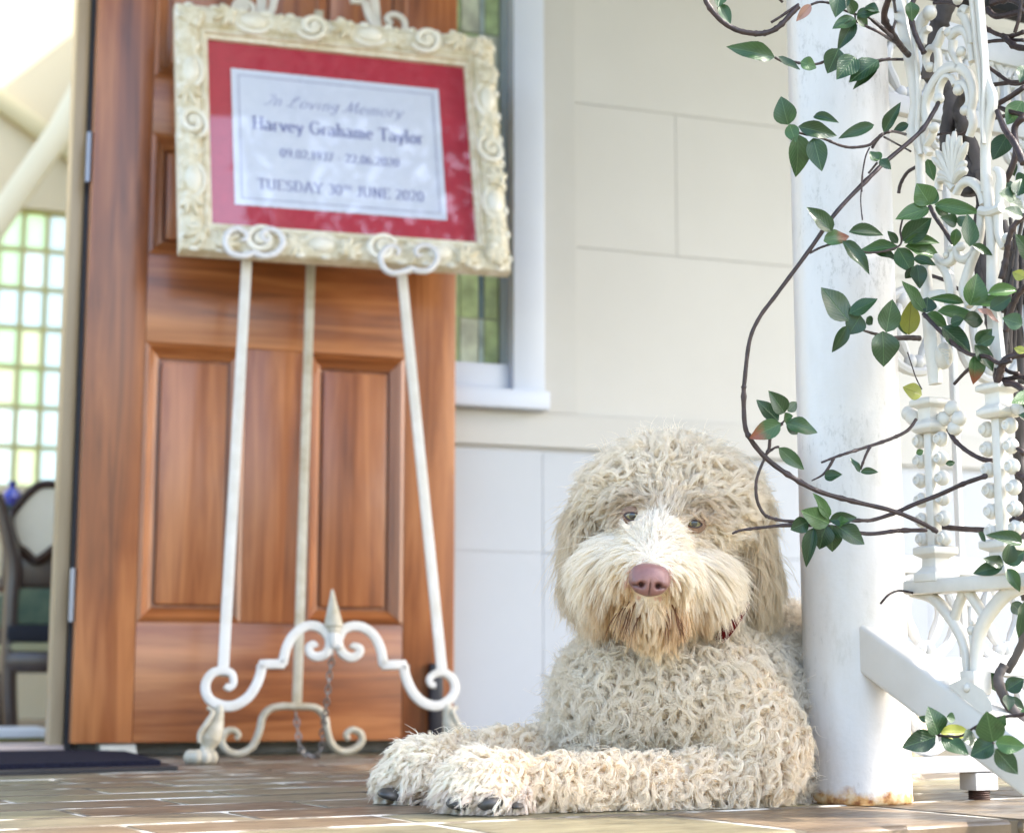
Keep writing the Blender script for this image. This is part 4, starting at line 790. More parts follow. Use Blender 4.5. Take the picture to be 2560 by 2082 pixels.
for d in [(1220, 240, 1115, 65, 190, 1), (1225, 240, 1270, 110, 95, 1), (1210, 270, 935, 350, 130, 1), (1255, 240, 1650, 300, 130, 1), (1260, 260, 1390, 325, 110, 1), (1440, 400, 1330, 340, 90, 5), (1460, 420, 1540, 330, 105), (1440, 440, 1420, 590, 85, 1), (1550, 590, 1540, 310, 150), (1570, 575, 1750, 660, 70), (400, 465, 215, 255, 135), (330, 545, 555, 490, 120, 3), (540, 470, 855, 455, 110), (485, 545, 735, 795, 130, 5), (955, 590, 605, 620, 110, 1), (950, 560, 860, 460, 70), (985, 540, 1235, 350, 180), (1000, 560, 1325, 520, 95, 1), (1010, 590, 1335, 660, 150, 1), (950, 600, 1070, 810, 150, 1), (940, 690, 760, 630, 65), (1080, 690, 1265, 730, 85), (1110, 740, 1140, 930, 125, 5), (1080, 760, 1020, 870, 90, 5),
          (1180, 1140, 970, 880, 135, 1), (1190, 1140, 1200, 1005, 130), (1500, 1060, 1215, 1000, 85, 1), (1550, 1080, 1640, 820, 210, 1), (1720, 1110, 1900, 1010, 120, 5), (1700, 980, 1975, 925, 110, 1), (1555, 1080, 1930, 1010, 105, 1), (1280, 1130, 1640, 1175, 125, 1), (1190, 1150, 1375, 1260, 115, 1), (1320, 1260, 1565, 1460, 175), (1500, 1200, 1680, 1200, 125, 5), (1390, 1230, 1500, 1190, 95), (1600, 1400, 1740, 1280, 125, 5), (1640, 1400, 1760, 1340, 95), (1590, 1410, 1765, 1620, 135), (1590, 1500, 1610, 1730, 145, 3), (1610, 1110, 1810, 1210, 65, 4), (1990, 1240, 1825, 1180, 140), (540, 1210, 300, 935, 225, 5), (545, 1150, 785, 1030, 135), (640, 1165, 540, 1325, 170, 5), (525, 1250, 415, 1475, 105, 5), (690, 1180, 735, 1240, 60, 5), (855, 1305, 900, 1030, 185), (825, 1295, 845, 1590, 230, 5), (1040, 1325, 1060, 1035, 155, 2), (1020, 1325, 960, 1200, 85, 1), (2010, 850, 1905, 800, 95, 2), (1935, 180, 1800, 140, 140), (1950, 170, 1990, 0, 120), (1870, 190, 2000, 290, 110, 5), (1990, 340, 1845, 270, 110, 5), (2010, 1470, 1920, 1430, 70, 2)]: leaf(Z3, *d)
for d in [(330, 470, 155, 310, 115), (345, 490, 110, 605, 130, 3), (375, 410, 280, 250, 115), (400, 400, 475, 320, 65), (385, 490, 640, 550, 130), (390, 490, 495, 572, 95), (370, 460, 432, 430, 50, 1), (330, 680, 525, 850, 100), (685, 905, 812, 880, 80), (960, 870, 890, 750, 48), (965, 870, 1105, 855, 58), (725, 1265, 495, 1165, 140, 1), (560, 1250, 425, 1315, 120), (715, 1230, 620, 1030, 85, 1), (725, 1240, 935, 1215, 100, 5), (700, 1280, 640, 1460, 170, 5), (600, 1300, 535, 1590, 105, 5), (745, 1275, 745, 1490, 150), (790, 1290, 1005, 1420, 145), (775, 1265, 862, 1235, 65, 1), (1440, 270, 1288, 212, 125, 2)]: leaf(Z4, *d)
for d in [(925, 1470, 695, 1540, 105, 5), (925, 1465, 785, 1425, 65, 5), (940, 1460, 1000, 1300, 120, 5), (935, 1460, 1085, 1370, 120), (950, 1500, 1055, 1665, 95), (1065, 1310, 835, 1230, 95), (490, 718, 568, 705, 40), (735, 1230, 798, 1300, 45, 5), (270, 640, 330, 615, 45, 1)]: leaf(Z5, *d)
for d in [(935, 1075, 880, 880, 160), (920, 1080, 685, 1160, 135), (950, 1060, 1170, 1050, 95, 2), (955, 1085, 1140, 1210, 125), (1190, 1090, 1105, 1110, 90, 5), (1310, 1130, 1150, 1212, 140), (1305, 1120, 1260, 905, 160), (1320, 1125, 1525, 1150, 120, 1), (1320, 1165, 1470, 1335, 125), (870, 975, 800, 950, 45), (990, 950, 1060, 965, 60), (1340, 1020, 1385, 940, 60)]: leaf(Z6, *d, dD=-.12)
for d in [(1395, 770, 1514, 690, 110, 5), (1390, 850, 1530, 900, 110, 5), (1280, 650, 1330, 780, 90, 5), (1400, 800, 1420, 900, 80, 5), (1514, 175, 1490, 420, 100, 5), (1430, 180, 1510, 260, 90, 5), (1450, -60, 1485, 95, 90)]: leaf(Z6, *d, dD=.02)
for k in range(115):                                       # the vine goes on past the iron panel and throws its shade on the post
    u, v = rng.uniform(2585, 3000), rng.uniform(-900, 1900); a_ = rng.uniform(0, 6.28); l = rng.uniform(40, 95)
    leaf(lambda x, y: (x, y), u, v, u + l * math.cos(a_), v + l * math.sin(a_), l * .5, int(rng.choice([0, 1, 5])), dD=rng.uniform(-.02, .16))
NF = 40000; tt = rng.uniform(1.2, 3.5, NF); zq = rng.uniform(.2, 2.7, NF); pq = rng.uniform(.3, 1.9, NF)  # unseen vine leaf mass, added and shaped to keep sun off the dog
qq = pq + .62 * (tt - 1.38); dz_ = zq - (.20 + 1.066 * (tt - 1.37)); inb = ((dz_ > 0) | ((dz_ > -.42) & (rng.random(NF) < .16))) & (qq > 1.28) & (qq < 2.75) & (rng.random(NF) < np.where(qq > 1.44, 1, .5))
cu_ = TV[None] * tt[:, None] + PV[None] * pq[:, None] + ZV[None] * zq[:, None]; uvd = np.array([proj(c) for c in cu_]); inb &= ~((uvd[:, 0] < 2660) & (uvd[:, 1] > -70)) & (uvd[:, 2] > .4)
tt, zq, pq = tt[inb], zq[inb], pq[inb]; NF = len(tt)
c3 = TV[None] * tt[:, None] + PV[None] * pq[:, None] + ZV[None] * zq[:, None]; xd = rng.normal(0, 1, (NF, 3)); xd /= np.linalg.norm(xd, axis=1)[:, None]; yd = np.cross(xd, rng.normal(0, 1, (NF, 3))); yd /= np.linalg.norm(yd, axis=1)[:, None]; sz = rng.uniform(.019, .031, NF)[:, None]; zd = np.cross(xd, yd)
Vv = np.stack([c3 - xd * sz, c3 + sz * (-.45 * xd - .42 * yd + .12 * zd), c3 + sz * (.2 * xd - .46 * yd + .12 * zd), c3 + xd * sz * 1.1 - zd * sz * .2, c3 + sz * (.2 * xd + .46 * yd + .12 * zd), c3 + sz * (-.45 * xd + .42 * yd + .12 * zd)], 1).reshape(-1, 3)
me = bpy.data.meshes.new('shade_foliage'); me.from_pydata([tuple(v) for v in Vv - np.array(ORG[vine.name])], [], [f for i in range(NF) for f in ((6 * i, 6 * i + 1, 6 * i + 2, 6 * i + 3), (6 * i, 6 * i + 3, 6 * i + 4, 6 * i + 5))]); me.materials.append(basic('foliage_green', (.02, .06, .015), (.06, .14, .04), rough=.4, scale=3))
fol = bpy.data.objects.new('shade_foliage', me); col.objects.link(fol); fol.parent = vine; fol['kind'] = 'stuff'
M_stem = basic('stem_bark', (.014, .007, .008), (.050, .028, .026), rough=.5, scale=60, bump=.8, bscale=160)
M_trunk = basic('old_bark', (.022, .018, .018), (.10, .085, .08), rough=.8, scale=26, bump=1, bscale=70, stretch=(1, 1, .25))
def stem(pts, zf, r, dD=-.04, n=7, mat=M_stem, D=None):
    P = []
    for i, p in enumerate(pts):
        u, v = zf(*p); d = (iron_depth(u, v) + dD) if D is None else D[i] if hasattr(D, '__len__') else D
        P.append(at(u, v, d))
    P = np.array(P)
    Dp = (P - CAM) @ Fv; 
    if len(Dp) > 4: Dp = np.convolve(np.r_[Dp[0], Dp[0], Dp, Dp[-1], Dp[-1]], np.ones(5) / 5, 'valid'); P = np.array([CAM + ((p - CAM) / ((p - CAM) @ Fv)) * d for p, d in zip(P, Dp)])
    Q = smooth_path(P, n); rr_ = np.interp(np.linspace(0, 1, len(Q)), np.linspace(0, 1, len(np.atleast_1d(r))), np.atleast_1d(r)) * .72 * (1 + .05 * np.sin(np.arange(len(Q)) * 1.7 + rng.uniform(0, 6)))
    nod = rng.uniform(0, 1, len(Q)) < .09; rr_ = rr_ * np.where(nod, 1.28, 1)
    q = MB(); q.tube(Q, rr_, 8); return q.build('stem', mat, vine, angle=180)
F_ = lambda x, y: (x, y)
main = [Z2(600, 930), Z2(560, 1010), Z2(430, 1200), Z2(150, 1440)] + [Z7(*p) for p in ((1040, 150), (760, 440), (545, 740), (300, 1070), (175, 1240), (100, 1420), (62, 1736))] + [Z4(*p) for p in ((60, 220), (66, 480), (105, 600), (225, 752), (400, 885), (630, 1012), (900, 1092), (1210, 1167), (1426, 1255), (1560, 1330))]
stem(main, F_, [.0036, .0034, .0032, .0030, .0036, .0040, .0036, .0036])
stem([Z4(225, 755), Z4(180, 860), Z4(155, 960), Z4(165, 1090), Z4(215, 1190), Z4(280, 1225), Z4(420, 1248), Z4(700, 1245), Z4(950, 1242), Z4(1060, 1238), Z4(1240, 1180), Z5(260, 1018), Z5(450, 945), Z5(620, 868), Z5(800, 805)], F_, [.0022, .0026, .0024, .0028, .0034, .0034])
stem([Z4(-30, 1345), Z4(40, 1318), Z4(220, 1295), Z4(430, 1278), Z4(740, 1290), Z4(1010, 1345), Z4(1220, 1325), Z5(150, 1215), Z5(350, 1212)], F_, [.0016, .0024, .003, .0032]); stem([(470, 1190), (640, 1205), (820, 1212)], Z5, .0042, .03)
stem([(220, 752), (255, 690), (265, 600), (290, 550), (360, 490)], Z4, .0026); stem([(250, 715), (300, 680), (335, 672)], Z4, .0018); stem([(355, 500), (375, 470), (430, 445)], Z4, .0014)
stem([(660, 795), (760, 755), (880, 715), (1040, 665), (1200, 610), (1330, 545), (1395, 460)], Z4, [.0016, .0022, .0026, .0026]); stem([(760, 755), (720, 830), (670, 890), (585, 935)], Z4, [.0026, .0022, .0008]); stem([(1040, 668), (1000, 750), (965, 850)], Z4, [.0024, .0016])
stem([(60, -120), (100, 30), (215, 175), (350, 265), (480, 300), (620, 302), (740, 250), (860, 130), (930, 60)], Z1, .0042, D=1.90); stem([(680, 205), (770, 150), (862, 85), (930, 40)], Z1, .0022, D=1.90); stem([(740, -20), (785, 25)], Z1, .002, D=1.9); stem([(200, 60), (215, 120), (250, 170)], Z1, .0018, D=1.9)
stem([(712, 520), (790, 560), (880, 560), (1000, 585), (1120, 575), (1250, 520), (1440, 560), (1660, 545), (1760, 530)], Z1, .0020); stem([(1040, 45), (1120, 20), (1220, 35), (1330, 90), (1440, 130), (1560, 160), (1664, 240)], Z1, .0020); stem([(1440, 190), (1560, 250), (1664, 300), (1800, 390)], Z1, .0022); stem([(1430, 120), (1440, 190), (1400, 300), (1300, 440)], Z1, .0012)
stem([(820, 1165), (960, 1210), (1060, 1230), (1180, 1265), (1300, 1315), (1410, 1335), (1560, 1315), (1620, 1270), (1690, 1210)], Z1, [.0018, .0022, .0024]); stem([(1570, 1335), (1530, 1430), (1500, 1620), (1500, 1736)], Z1, .0012); stem([(656, 0), (640, 200), (655, 370)], Z3, .0010); stem([(1560, 1570), (1600, 1520), (1640, 1470)], Z1, .0016)
stem([(215, 645), (300, 600), (390, 570), (480, 545)], Z3, .0018); stem([(480, 545), (700, 640), (960, 585), (970, 450), (990, 360)], Z3, .0016); stem([(640, 1280), (730, 1310), (900, 1350), (1040, 1350), (1130, 1355)], Z3, [.0018, .0022, .0040, .0044]); stem([(1215, 250), (1260, 340), (1330, 440), (1380, 520), (1440, 600)], Z3, .0034, .0)
stem([(1165, 1150), (1220, 1210), (1340, 1330), (1450, 1430), (1560, 1490), (1700, 1510), (1790, 1560), (1900, 1540)], Z3, .0032); stem([(1420, 1736), (1500, 1650), (1600, 1560)], Z3, .0026, 0); stem([(1220, 830), (1340, 870), (1430, 930), (1510, 965)], Z3, .0030, .03)
stem([(1030, 1470), (1060, 1560), (1100, 1680), (1150, 1780)], Z3, .0010, 0); stem([(510, 455), (560, 540), (650, 620), (760, 680), (840, 692)], Z5, .0036, .01); stem([(545, 185), (600, 125), (670, 98), (760, 112)], Z6, .0018, -.03); stem([(935, 1075), (1080, 1080), (1180, 1020), (1250, 985)], Z6, .0018, -.12); stem([(1230, 990), (1380, 950), (1500, 935), (1600, 900)], Z6, .0024, -.10); stem([(1180, 1030), (1250, 1070), (1310, 1130)], Z6, .0016, -.12)
stem([(170, -60), (110, 150), (180, 300), (260, 420), (330, 500)], Z2, .0052, .0); stem([(400, -40), (345, 100), (380, 280), (430, 400), (470, 480)], Z2, .0042, -.03); stem([(0, 180), (130, 290), (240, 400), (320, 480)], Z2, .003, .0); stem([(0, 580), (100, 545), (200, 540), (330, 540)], Z2, .0024, .01); stem([(0, 1340), (80, 1230), (180, 1190), (300, 1215)], Z2, .0022, -.03); stem([(110, 1240), (220, 1300), (350, 1370)], Z2, .0016, -.02)
stem([(560, 1230), (660, 1205), (800, 1215), (900, 1150)], Z2, .0022, .04); stem([(240, 1750), (260, 1660), (320, 1560), (400, 1510)], Z2, .0030, .04); stem([(1040, 80), (1130, 150), (1374, 100)], Z2, .005, .10); stem([(1020, 250), (1130, 310), (1250, 330), (1374, 290)], Z2, .0035, .1); stem([(1030, 385), (1130, 370), (1374, 365)], Z2, .003, .1); stem([(1190, 330), (1290, 420), (1400, 440)], Z2, .005, .09); stem([(1080, 30), (1240, -10), (1374, 50)], Z2, .006, .1); stem([(1350, -20), (1330, 160), (1290, 300)], Z2, .003, .08)
stem([(1040, 600), (1150, 680), (1280, 760), (1400, 740)], Z2, .003, .05); stem([(1080, 770), (1240, 750), (1374, 740)], Z2, .0034, .05); stem([(1140, 940), (1260, 870), (1374, 790)], Z2, .0042, .02); stem([(1130, 960), (1240, 1010), (1374, 1040)], Z2, .0036, .03); stem([(1110, 1070), (1260, 1040), (1374, 1040)], Z2, .003, .05); stem([(1130, 1000), (1200, 1170), (1290, 1300), (1374, 1480)], Z2, [.004, .005, .0056], .0); stem([(1374, 1060), (1290, 1160), (1300, 1400), (1210, 1640)], Z2, .005, .02)
stem([(560, 30), (680, 25), (800, 60)], Z2, .003, .02); stem([(195, -20), (215, 160), (190, 260)], Z2, .0024, .02)
stem([(1810, 860), (1850, 700), (1870, 560), (1910, 430), (2003, 330)], Z3, [.0046, .0042, .0042], -.01); stem([(2040, 900), (1960, 980), (1900, 1100), (1850, 1300)], Z3, .0044, -.005); stem([(1780, 1720), (1800, 1640), (1840, 1540), (1920, 1500), (2030, 1480)], Z3, .0052, -.02); stem([(1820, 1700), (1960, 1680), (2030, 1690)], Z3, .0034, .0); stem([(1800, 1560), (1870, 1630), (1960, 1650)], Z3, .003, 0); stem([(880, 0), (880, 100), (1000, 120), (1078, 170)], Z5, .0050, -.01); stem([(1030, 600), (1078, 640)], Z5, .0036, .0); stem([(1030, 790), (1090, 830)], Z5, .0040, 0); stem([(980, 1140), (1040, 1130), (1100, 1100)], Z5, .0044, 0)
# old woody trunks behind the iron
def trunk(pts, zf, r, dD): 
    o = stem(pts, zf, r, dD, 8, M_trunk); o.name = 'trunk'
trunk([(720, -80), (640, 130), (570, 330), (520, 560), (500, 720)], Z2, [.016, .015, .012, .010], .10)
trunk([(500, 640), (560, 740), (700, 820), (710, 1000), (680, 1200), (700, 1400), (860, 1500), (880, 1760)], Z2, [.010, .013, .013, .012, .014], .12); trunk([(560, 720), (800, 900), (790, 1050), (830, 1180), (930, 1400), (960, 1760)], Z2, [.010, .011, .011, .012], .13); trunk([(840, 840), (770, 1000), (830, 1130), (760, 1250)], Z2, .008, .11)
trunk([(1640, -40), (1660, 300), (1660, 700), (1690, 1000), (1740, 1300), (1800, 1736)], Z3, [.010, .010, .009, .008], .13); trunk([(1580, 0), (1640, 200), (1600, 500), (1640, 900)], Z3, .007, .12)
trunk([(1830, 380), (1880, 560), (1990, 720), (2060, 860)], Z3, .0060, .06); trunk([(1820, 430), (1890, 640), (1880, 840), (1900, 1050), (1960, 1300), (1990, 1736)], Z3, .0065, .07); trunk([(1940, 640), (1960, 900), (1940, 1100), (1880, 1260), (1880, 1500)], Z3, .0060, .05)
for k in range(16):
    x0 = rng.uniform(1840, 2040); x1 = x0 + rng.uniform(-90, 90); y0 = rng.uniform(250, 900); trunk([(x0, y0), ((x0 + x1) / 2 + rng.uniform(-40, 40), y0 + 300), (x1, y0 + 560 + rng.uniform(0, 300))], Z3, rng.uniform(.0022, .0048), rng.uniform(.0, .1))
trunk([(1380, 600), (1340, 700), (1400, 850), (1480, 960), (1560, 1100)], Z6, [.007, .008, .009], .03); trunk([(1560, 300), (1480, 500), (1400, 640)], Z6, .006, .05)
trunk([(1020, 150), (1060, 400), (1040, 700), (1080, 1000), (1060, 1300), (1100, 1736)], Z5, [.008, .009, .008], .06)
# ---------------------------------------------------------------- dog
DS = 1.040
dg = lambda u, v, D: o_(u, v, D * DS)
pxm = lambda D: D * DS * K / FPX                       # metres per overview pixel at depth D
BL = []                                                 # (region, centre, axes)
def blob(reg, u, v, D, ru, rv, rd, rot=0, yaw=0):
    k = pxm(D); c = dg(u, v, D); x = Rv * math.cos(yaw) + Fv * math.sin(yaw); z = Fv * math.cos(yaw) - Rv * math.sin(yaw); a = rad(rot)
    ax = x * math.cos(a) + Uv * math.sin(a); ay = -x * math.sin(a) + Uv * math.cos(a); BL.append((reg, c, ax * ru * k, ay * rv * k, z * rd))
def limb(reg, pts, n=6):
    P = np.array([[*dg(u, v, D), r * pxm(D)] for u, v, D, r in pts]); Q = smooth_path(P, n)
    for q_ in Q: BL.append((reg, q_[:3], Rv * q_[3], Uv * q_[3], Fv * q_[3]))
blob('skull', 1402, 1050, 1.99, 168, 112, .088, -4); blob('skull', 1400, 1026, 2.0, 132, 80, .08, -4); blob('skull', 1395, 1080, 1.95, 120, 80, .075, -5)
blob('face', 1358, 1180, 1.88, 88, 66, .085, -5); blob('face', 1362, 1130, 1.90, 62, 60, .075); blob('face', 1290, 1180, 1.935, 78, 72, .07); blob('face', 1440, 1195, 1.935, 84, 76, .07)
blob('face', 1262, 1200, 1.97, 44, 76, .06); blob('face', 1478, 1212, 1.97, 44, 80, .06)
blob('beard', 1360, 1254, 1.885, 70, 46, .062); blob('beard', 1360, 1282, 1.895, 52, 26, .05)
blob('ear', 1218, 1120, 2.0, 22, 96, .05, -7); blob('ear', 1218, 1175, 2.0, 20, 56, .045, 0); blob('ear', 1560, 1100, 2.0, 26, 108, .05, 6); blob('ear', 1570, 1165, 2.0, 30, 66, .05, 4)
limb('neck', [(1420, 1180, 2.03, 120), (1425, 1290, 2.05, 128), (1440, 1390, 2.05, 150)])
blob('body', 1330, 1440, 2.0, 150, 130, .10, 20); blob('body', 1450, 1430, 2.0, 180, 130, .12); blob('body', 1600, 1440, 2.10, 170, 150, .16); blob('body', 1620, 1400, 2.12, 120, 118, .14)
blob('body', 1690, 1470, 2.26, 150, 165, .2); blob('body', 1730, 1480, 2.45, 150, 150, .2); blob('body', 1560, 1560, 2.05, 170, 90, .15)
blob('body', 1250, 1500, 2.0, 80, 60, .08)
limb('leg', [(1500, 1440, 1.95, 100), (1575, 1540, 1.90, 92), (1565, 1612, 1.87, 56), (1440, 1628, 1.85, 48), (1290, 1630, 1.825, 46), (1150, 1628, 1.80, 44), (1060, 1628, 1.79, 42)], 5)
limb('leg', [(1280, 1520, 2.0, 64), (1160, 1568, 1.985, 50), (1040, 1578, 1.96, 47), (950, 1586, 1.94, 44)], 5)
blob('paw', 1005, 1622, 1.785, 78, 54, .045, 4); blob('paw', 950, 1650, 1.775, 34, 30, .028); blob('paw', 985, 1652, 1.758, 32, 30, .026); blob('paw', 1035, 1655, 1.755, 34, 28, .026); blob('paw', 1075, 1655, 1.765, 30, 26, .026)
blob('paw', 880, 1594, 1.925, 72, 50, .045, 6); blob('paw', 820, 1622, 1.915, 30, 30, .028); blob('paw', 855, 1630, 1.90, 30, 28, .026); blob('paw', 895, 1628, 1.90, 30, 28, .026)
q = MB()
for reg, c, ax, ay, az in BL: q.ell(c, ax, ay, az, 18, 12)
me = q.mesh('dog_raw'); tmp = bpy.data.objects.new('tmp', me); col.objects.link(tmp)
md = tmp.modifiers.new('r', 'REMESH'); md.mode = 'VOXEL'; md.voxel_size = .0045; md.use_smooth_shade = True
ms_ = tmp.modifiers.new('s', 'SMOOTH'); ms_.iterations = 7; ms_.factor = .5
dgp = bpy.context.evaluated_depsgraph_get(); body = bpy.data.meshes.new_from_object(tmp.evaluated_get(dgp)); bpy.data.objects.remove(tmp)
nV = len(body.vertices); BV = np.empty(nV * 3); body.vertices.foreach_get('co', BV); BV = BV.reshape(-1, 3); BV[:, 2] = np.maximum(BV[:, 2], .003)
body.vertices.foreach_set('co', BV.ravel()); body.calc_loop_triangles(); TR = np.empty(len(body.loop_triangles) * 3, int); body.loop_triangles.foreach_get('vertices', TR); TR = TR.reshape(-1, 3)
bvh = BVHTree.FromPolygons([tuple(v) for v in BV], [tuple(map(int, t_)) for t_ in TR])
def skin_at(u, v, lift=0):
    d = Vector(ray(u * K, v * K)); h = bvh.ray_cast(Vector(CAM), d.normalized(), 5)
    return np.array(h[0]) - np.array(d.normalized()) * lift, np.array(h[1])
base = tuple(floor_at(1400 * K, 1640 * K))
dog = thing('dog', base, 'curly cream haired dog lying on the tiles with its paws stretched out', 'dog')
body.vertices.foreach_set('co', (BV - np.array(base)).ravel()); body.update()
bo = bpy.data.objects.new('body', body); col.objects.link(bo); bo.parent = dog; body.materials.clear(); body.materials.append(basic('dog_skin', (.62, .50, .36), (.70, .58, .44), rough=.8, scale=40))
# eyes, lids
EYES = [(1319, 1076), (1449, 1092)]
def eye_mat():
    m, t, b, L = nodes('dog_eye'); tc = N(t, 'TexCoord'); vm = N(t, 'VectorMath', operation='MULTIPLY'); vm.inputs[1].default_value = (1, 1, 0); L(tc.outputs['Object'], vm.inputs[0])
    ln = N(t, 'VectorMath', operation='LENGTH'); L(vm.outputs[0], ln.inputs[0])
    r = ramp(t, [(.0, (.004, .003, .003)), (.28, (.004, .003, .003)), (.33, (.20, .165, .065)), (.55, (.13, .10, .035)), (.62, (.015, .009, .006)), (.9, (.02, .012, .01))]); L(ln.outputs['Value'], r.inputs[0]); L(r.outputs[0], b.inputs['Base Color'])
    b.inputs['Roughness'].default_value = .08; b.inputs['Coat Weight'].default_value = 1; return m
M_eye = eye_mat(); M_lid = basic('lid_skin', (.030, .014, .010), (.07, .035, .026), rough=.4, scale=120)
M_lidfur = basic('lid_fur', (.17, .10, .068), (.32, .21, .14), rough=.9, scale=140)
eq = MB(); eq.ell((0, 0, 0), A(1, 0, 0), A(0, 1, 0), A(0, 0, 1), 28, 18); eme = eq.mesh('eye'); eme.materials.append(M_eye)
for i, (u, v) in enumerate(EYES):
    s, nn = skin_at(u, v); kk = pxm(1.93); c = s + Fv * .0065; zz_ = CAM - c; zz_ /= np.linalg.norm(zz_); xx_ = np.cross(Uv, zz_); xx_ /= np.linalg.norm(xx_); yy_ = np.cross(zz_, xx_); R_ = .0118
    place('eye', eme, dog, frameM(c, xx_ * R_, yy_ * R_, zz_ * R_))
    tilt = rad(-7); hx, hy = (.0090, .0050) if i == 0 else (.0088, .0045); V = []; NA, NR = 40, 6; P = []
    for a_ in np.linspace(0, 2 * math.pi, NA + 1)[:-1]:
        ca, sa = math.cos(a_), math.sin(a_); x = hx * ca; y = hy * sa * (.80 if sa > 0 else 1.0) * (1 - .35 * abs(ca) ** 3); x, y = x * math.cos(tilt) - y * math.sin(tilt), x * math.sin(tilt) + y * math.cos(tilt)
        ox_, oy_ = R_ * 1.16 * ca, R_ * 1.0 * sa
        for k in range(NR):
            f = k / (NR - 1); X_, Y_ = x + (ox_ - x) * f, y + (oy_ - y) * f; Rl = R_ * (1.045 + .03 * math.sin(f * 3.1)); d2 = X_ * X_ + Y_ * Y_
            zc_ = math.sqrt(max(Rl ** 2 - d2, 0)) if d2 < (Rl * .9) ** 2 else Rl * .436 - (math.sqrt(d2) - Rl * .9) * 1.6
            V.append(c + xx_ * X_ + yy_ * Y_ + zz_ * zc_)
        P.append(c + xx_ * x + yy_ * y + zz_ * (math.sqrt(R_ ** 2 - x * x - y * y) + .0003))
    q = MB(); q.add(V, [(a * NR + k, a * NR + k + 1, ((a + 1) % NA) * NR + k + 1, ((a + 1) % NA) * NR + k) for a in range(NA) for k in range(NR - 1)]); q.build('eyelid', M_lidfur, dog, angle=180)
    MB().tube(P, .0009, 6, True).build('eyelid_rim', M_lid, dog)
# nose
m, t, b, L = nodes('dog_nose'); tc = N(t, 'TexCoord'); vo = N(t, 'TexVoronoi', i_Scale=900.0); L(tc.outputs['Object'], vo.inputs['Vector']); nz = N(t, 'TexNoise', i_Scale=60, i_Detail=4); L(tc.outputs['Object'], nz.inputs['Vector'])
at_ = N(t, 'Attribute', attribute_name='pit'); r = ramp(t, [(.3, (.19, .088, .080)), (.7, (.27, .135, .122))]); L(nz.outputs[0], r.inputs[0]); mx = N(t, 'Mix', data_type='RGBA'); L(at_.outputs['Fac'], mx.inputs[0]); L(r.outputs[0], mx.inputs[6]); mx.inputs[7].default_value = (.05, .015, .012, 1); L(mx.outputs[2], b.inputs['Base Color'])
b.inputs['Roughness'].default_value = .38; bp = N(t, 'Bump', i_Strength=.3, i_Distance=.0006); L(vo.outputs[0], bp.inputs['Height']); L(bp.outputs[0], b.inputs['Normal']); M_nose = m
s, nn = skin_at(1353, 1208); NC = s - Fv * .004; nx_, ny_, nz_ = Rv * math.cos(rad(-5)) + Uv * math.sin(rad(-5)), -Rv * math.sin(rad(-5)) + Uv * math.cos(rad(-5)), -Fv
kk = pxm(1.83); V = []; pit = []; F = []; NU, NVv = 56, 36
for i in range(NVv + 1):
    th = math.pi * i / NVv
    for k in range(NU):
        ph = 2 * math.pi * k / NU; x, y, z = math.sin(th) * math.cos(ph), math.sin(th) * math.sin(ph), math.cos(th)
        wid = 41 * (1.0 if y > -.25 else 1 - .26 * ((-y - .25) / .75) ** 1.2); sx_ = 1 / max(abs(x), abs(y), .75) ** .32; x, y = x * sx_, y * sx_; X = x * wid * (1 + .05 * math.cos(2 * ph)); Y = y * 34; Zd = z * .017 * (1 + .25 * max(-y, 0) * 0)
        pt = 0
        if z > 0:
            for s_ in (-1, 1):
                dx, dy = X - s_ * 17.5, Y + 9; e = math.exp(-((dx / 6.2) ** 2 + (dy / 5.4) ** 2)); dx2, dy2 = X - s_ * 28, Y + 12; e2 = .6 * math.exp(-((dx2 / 9.) ** 2 + ((dy2 - .05 * dx2 * s_) / 2.6) ** 2)); e = max(e, e2)
                Zd -= .010 * e; pt = max(pt, e)
                Zd += .0022 * math.exp(-(((X - s_ * 27) / 8) ** 2 + ((Y + 4) / 8) ** 2))
            g = math.exp(-(X / 2.0) ** 2) * (1 if Y < -8 else math.exp(-((Y + 8) / 8) ** 2)); Zd -= .0022 * g; pt = max(pt, .5 * g)
        V.append(NC + nx_ * X * kk + ny_ * Y * kk + nz_ * Zd); pit.append(min(1, pt * 1.25))
for i in range(NVv):
    for k in range(NU): F.append((i * NU + k, (i + 1) * NU + k, (i + 1) * NU + (k + 1) % NU, i * NU + (k + 1) % NU))
q = MB(); q.add(V, F); no = q.build('nose', M_nose, dog, angle=180); no.data.attributes.new('pit', 'FLOAT', 'POINT').data.foreach_set('value', pit)
# collar
M_col = basic('red_collar', (.07, .003, .004), (.11, .006, .007), spec=.1, rough=.9, scale=120, bump=.5, bscale=200)
cpts = [dg(1300, 1330, 1.98), dg(1340, 1365, 1.965), dg(1420, 1372, 1.955), dg(1485, 1342, 1.94), dg(1516, 1314, 1.905), dg(1546, 1270, 1.93), dg(1562, 1240, 2.0)]
q = MB(); q.tube(smooth_path(cpts, 6), .0068, 8); q.build('collar', M_col, dog)
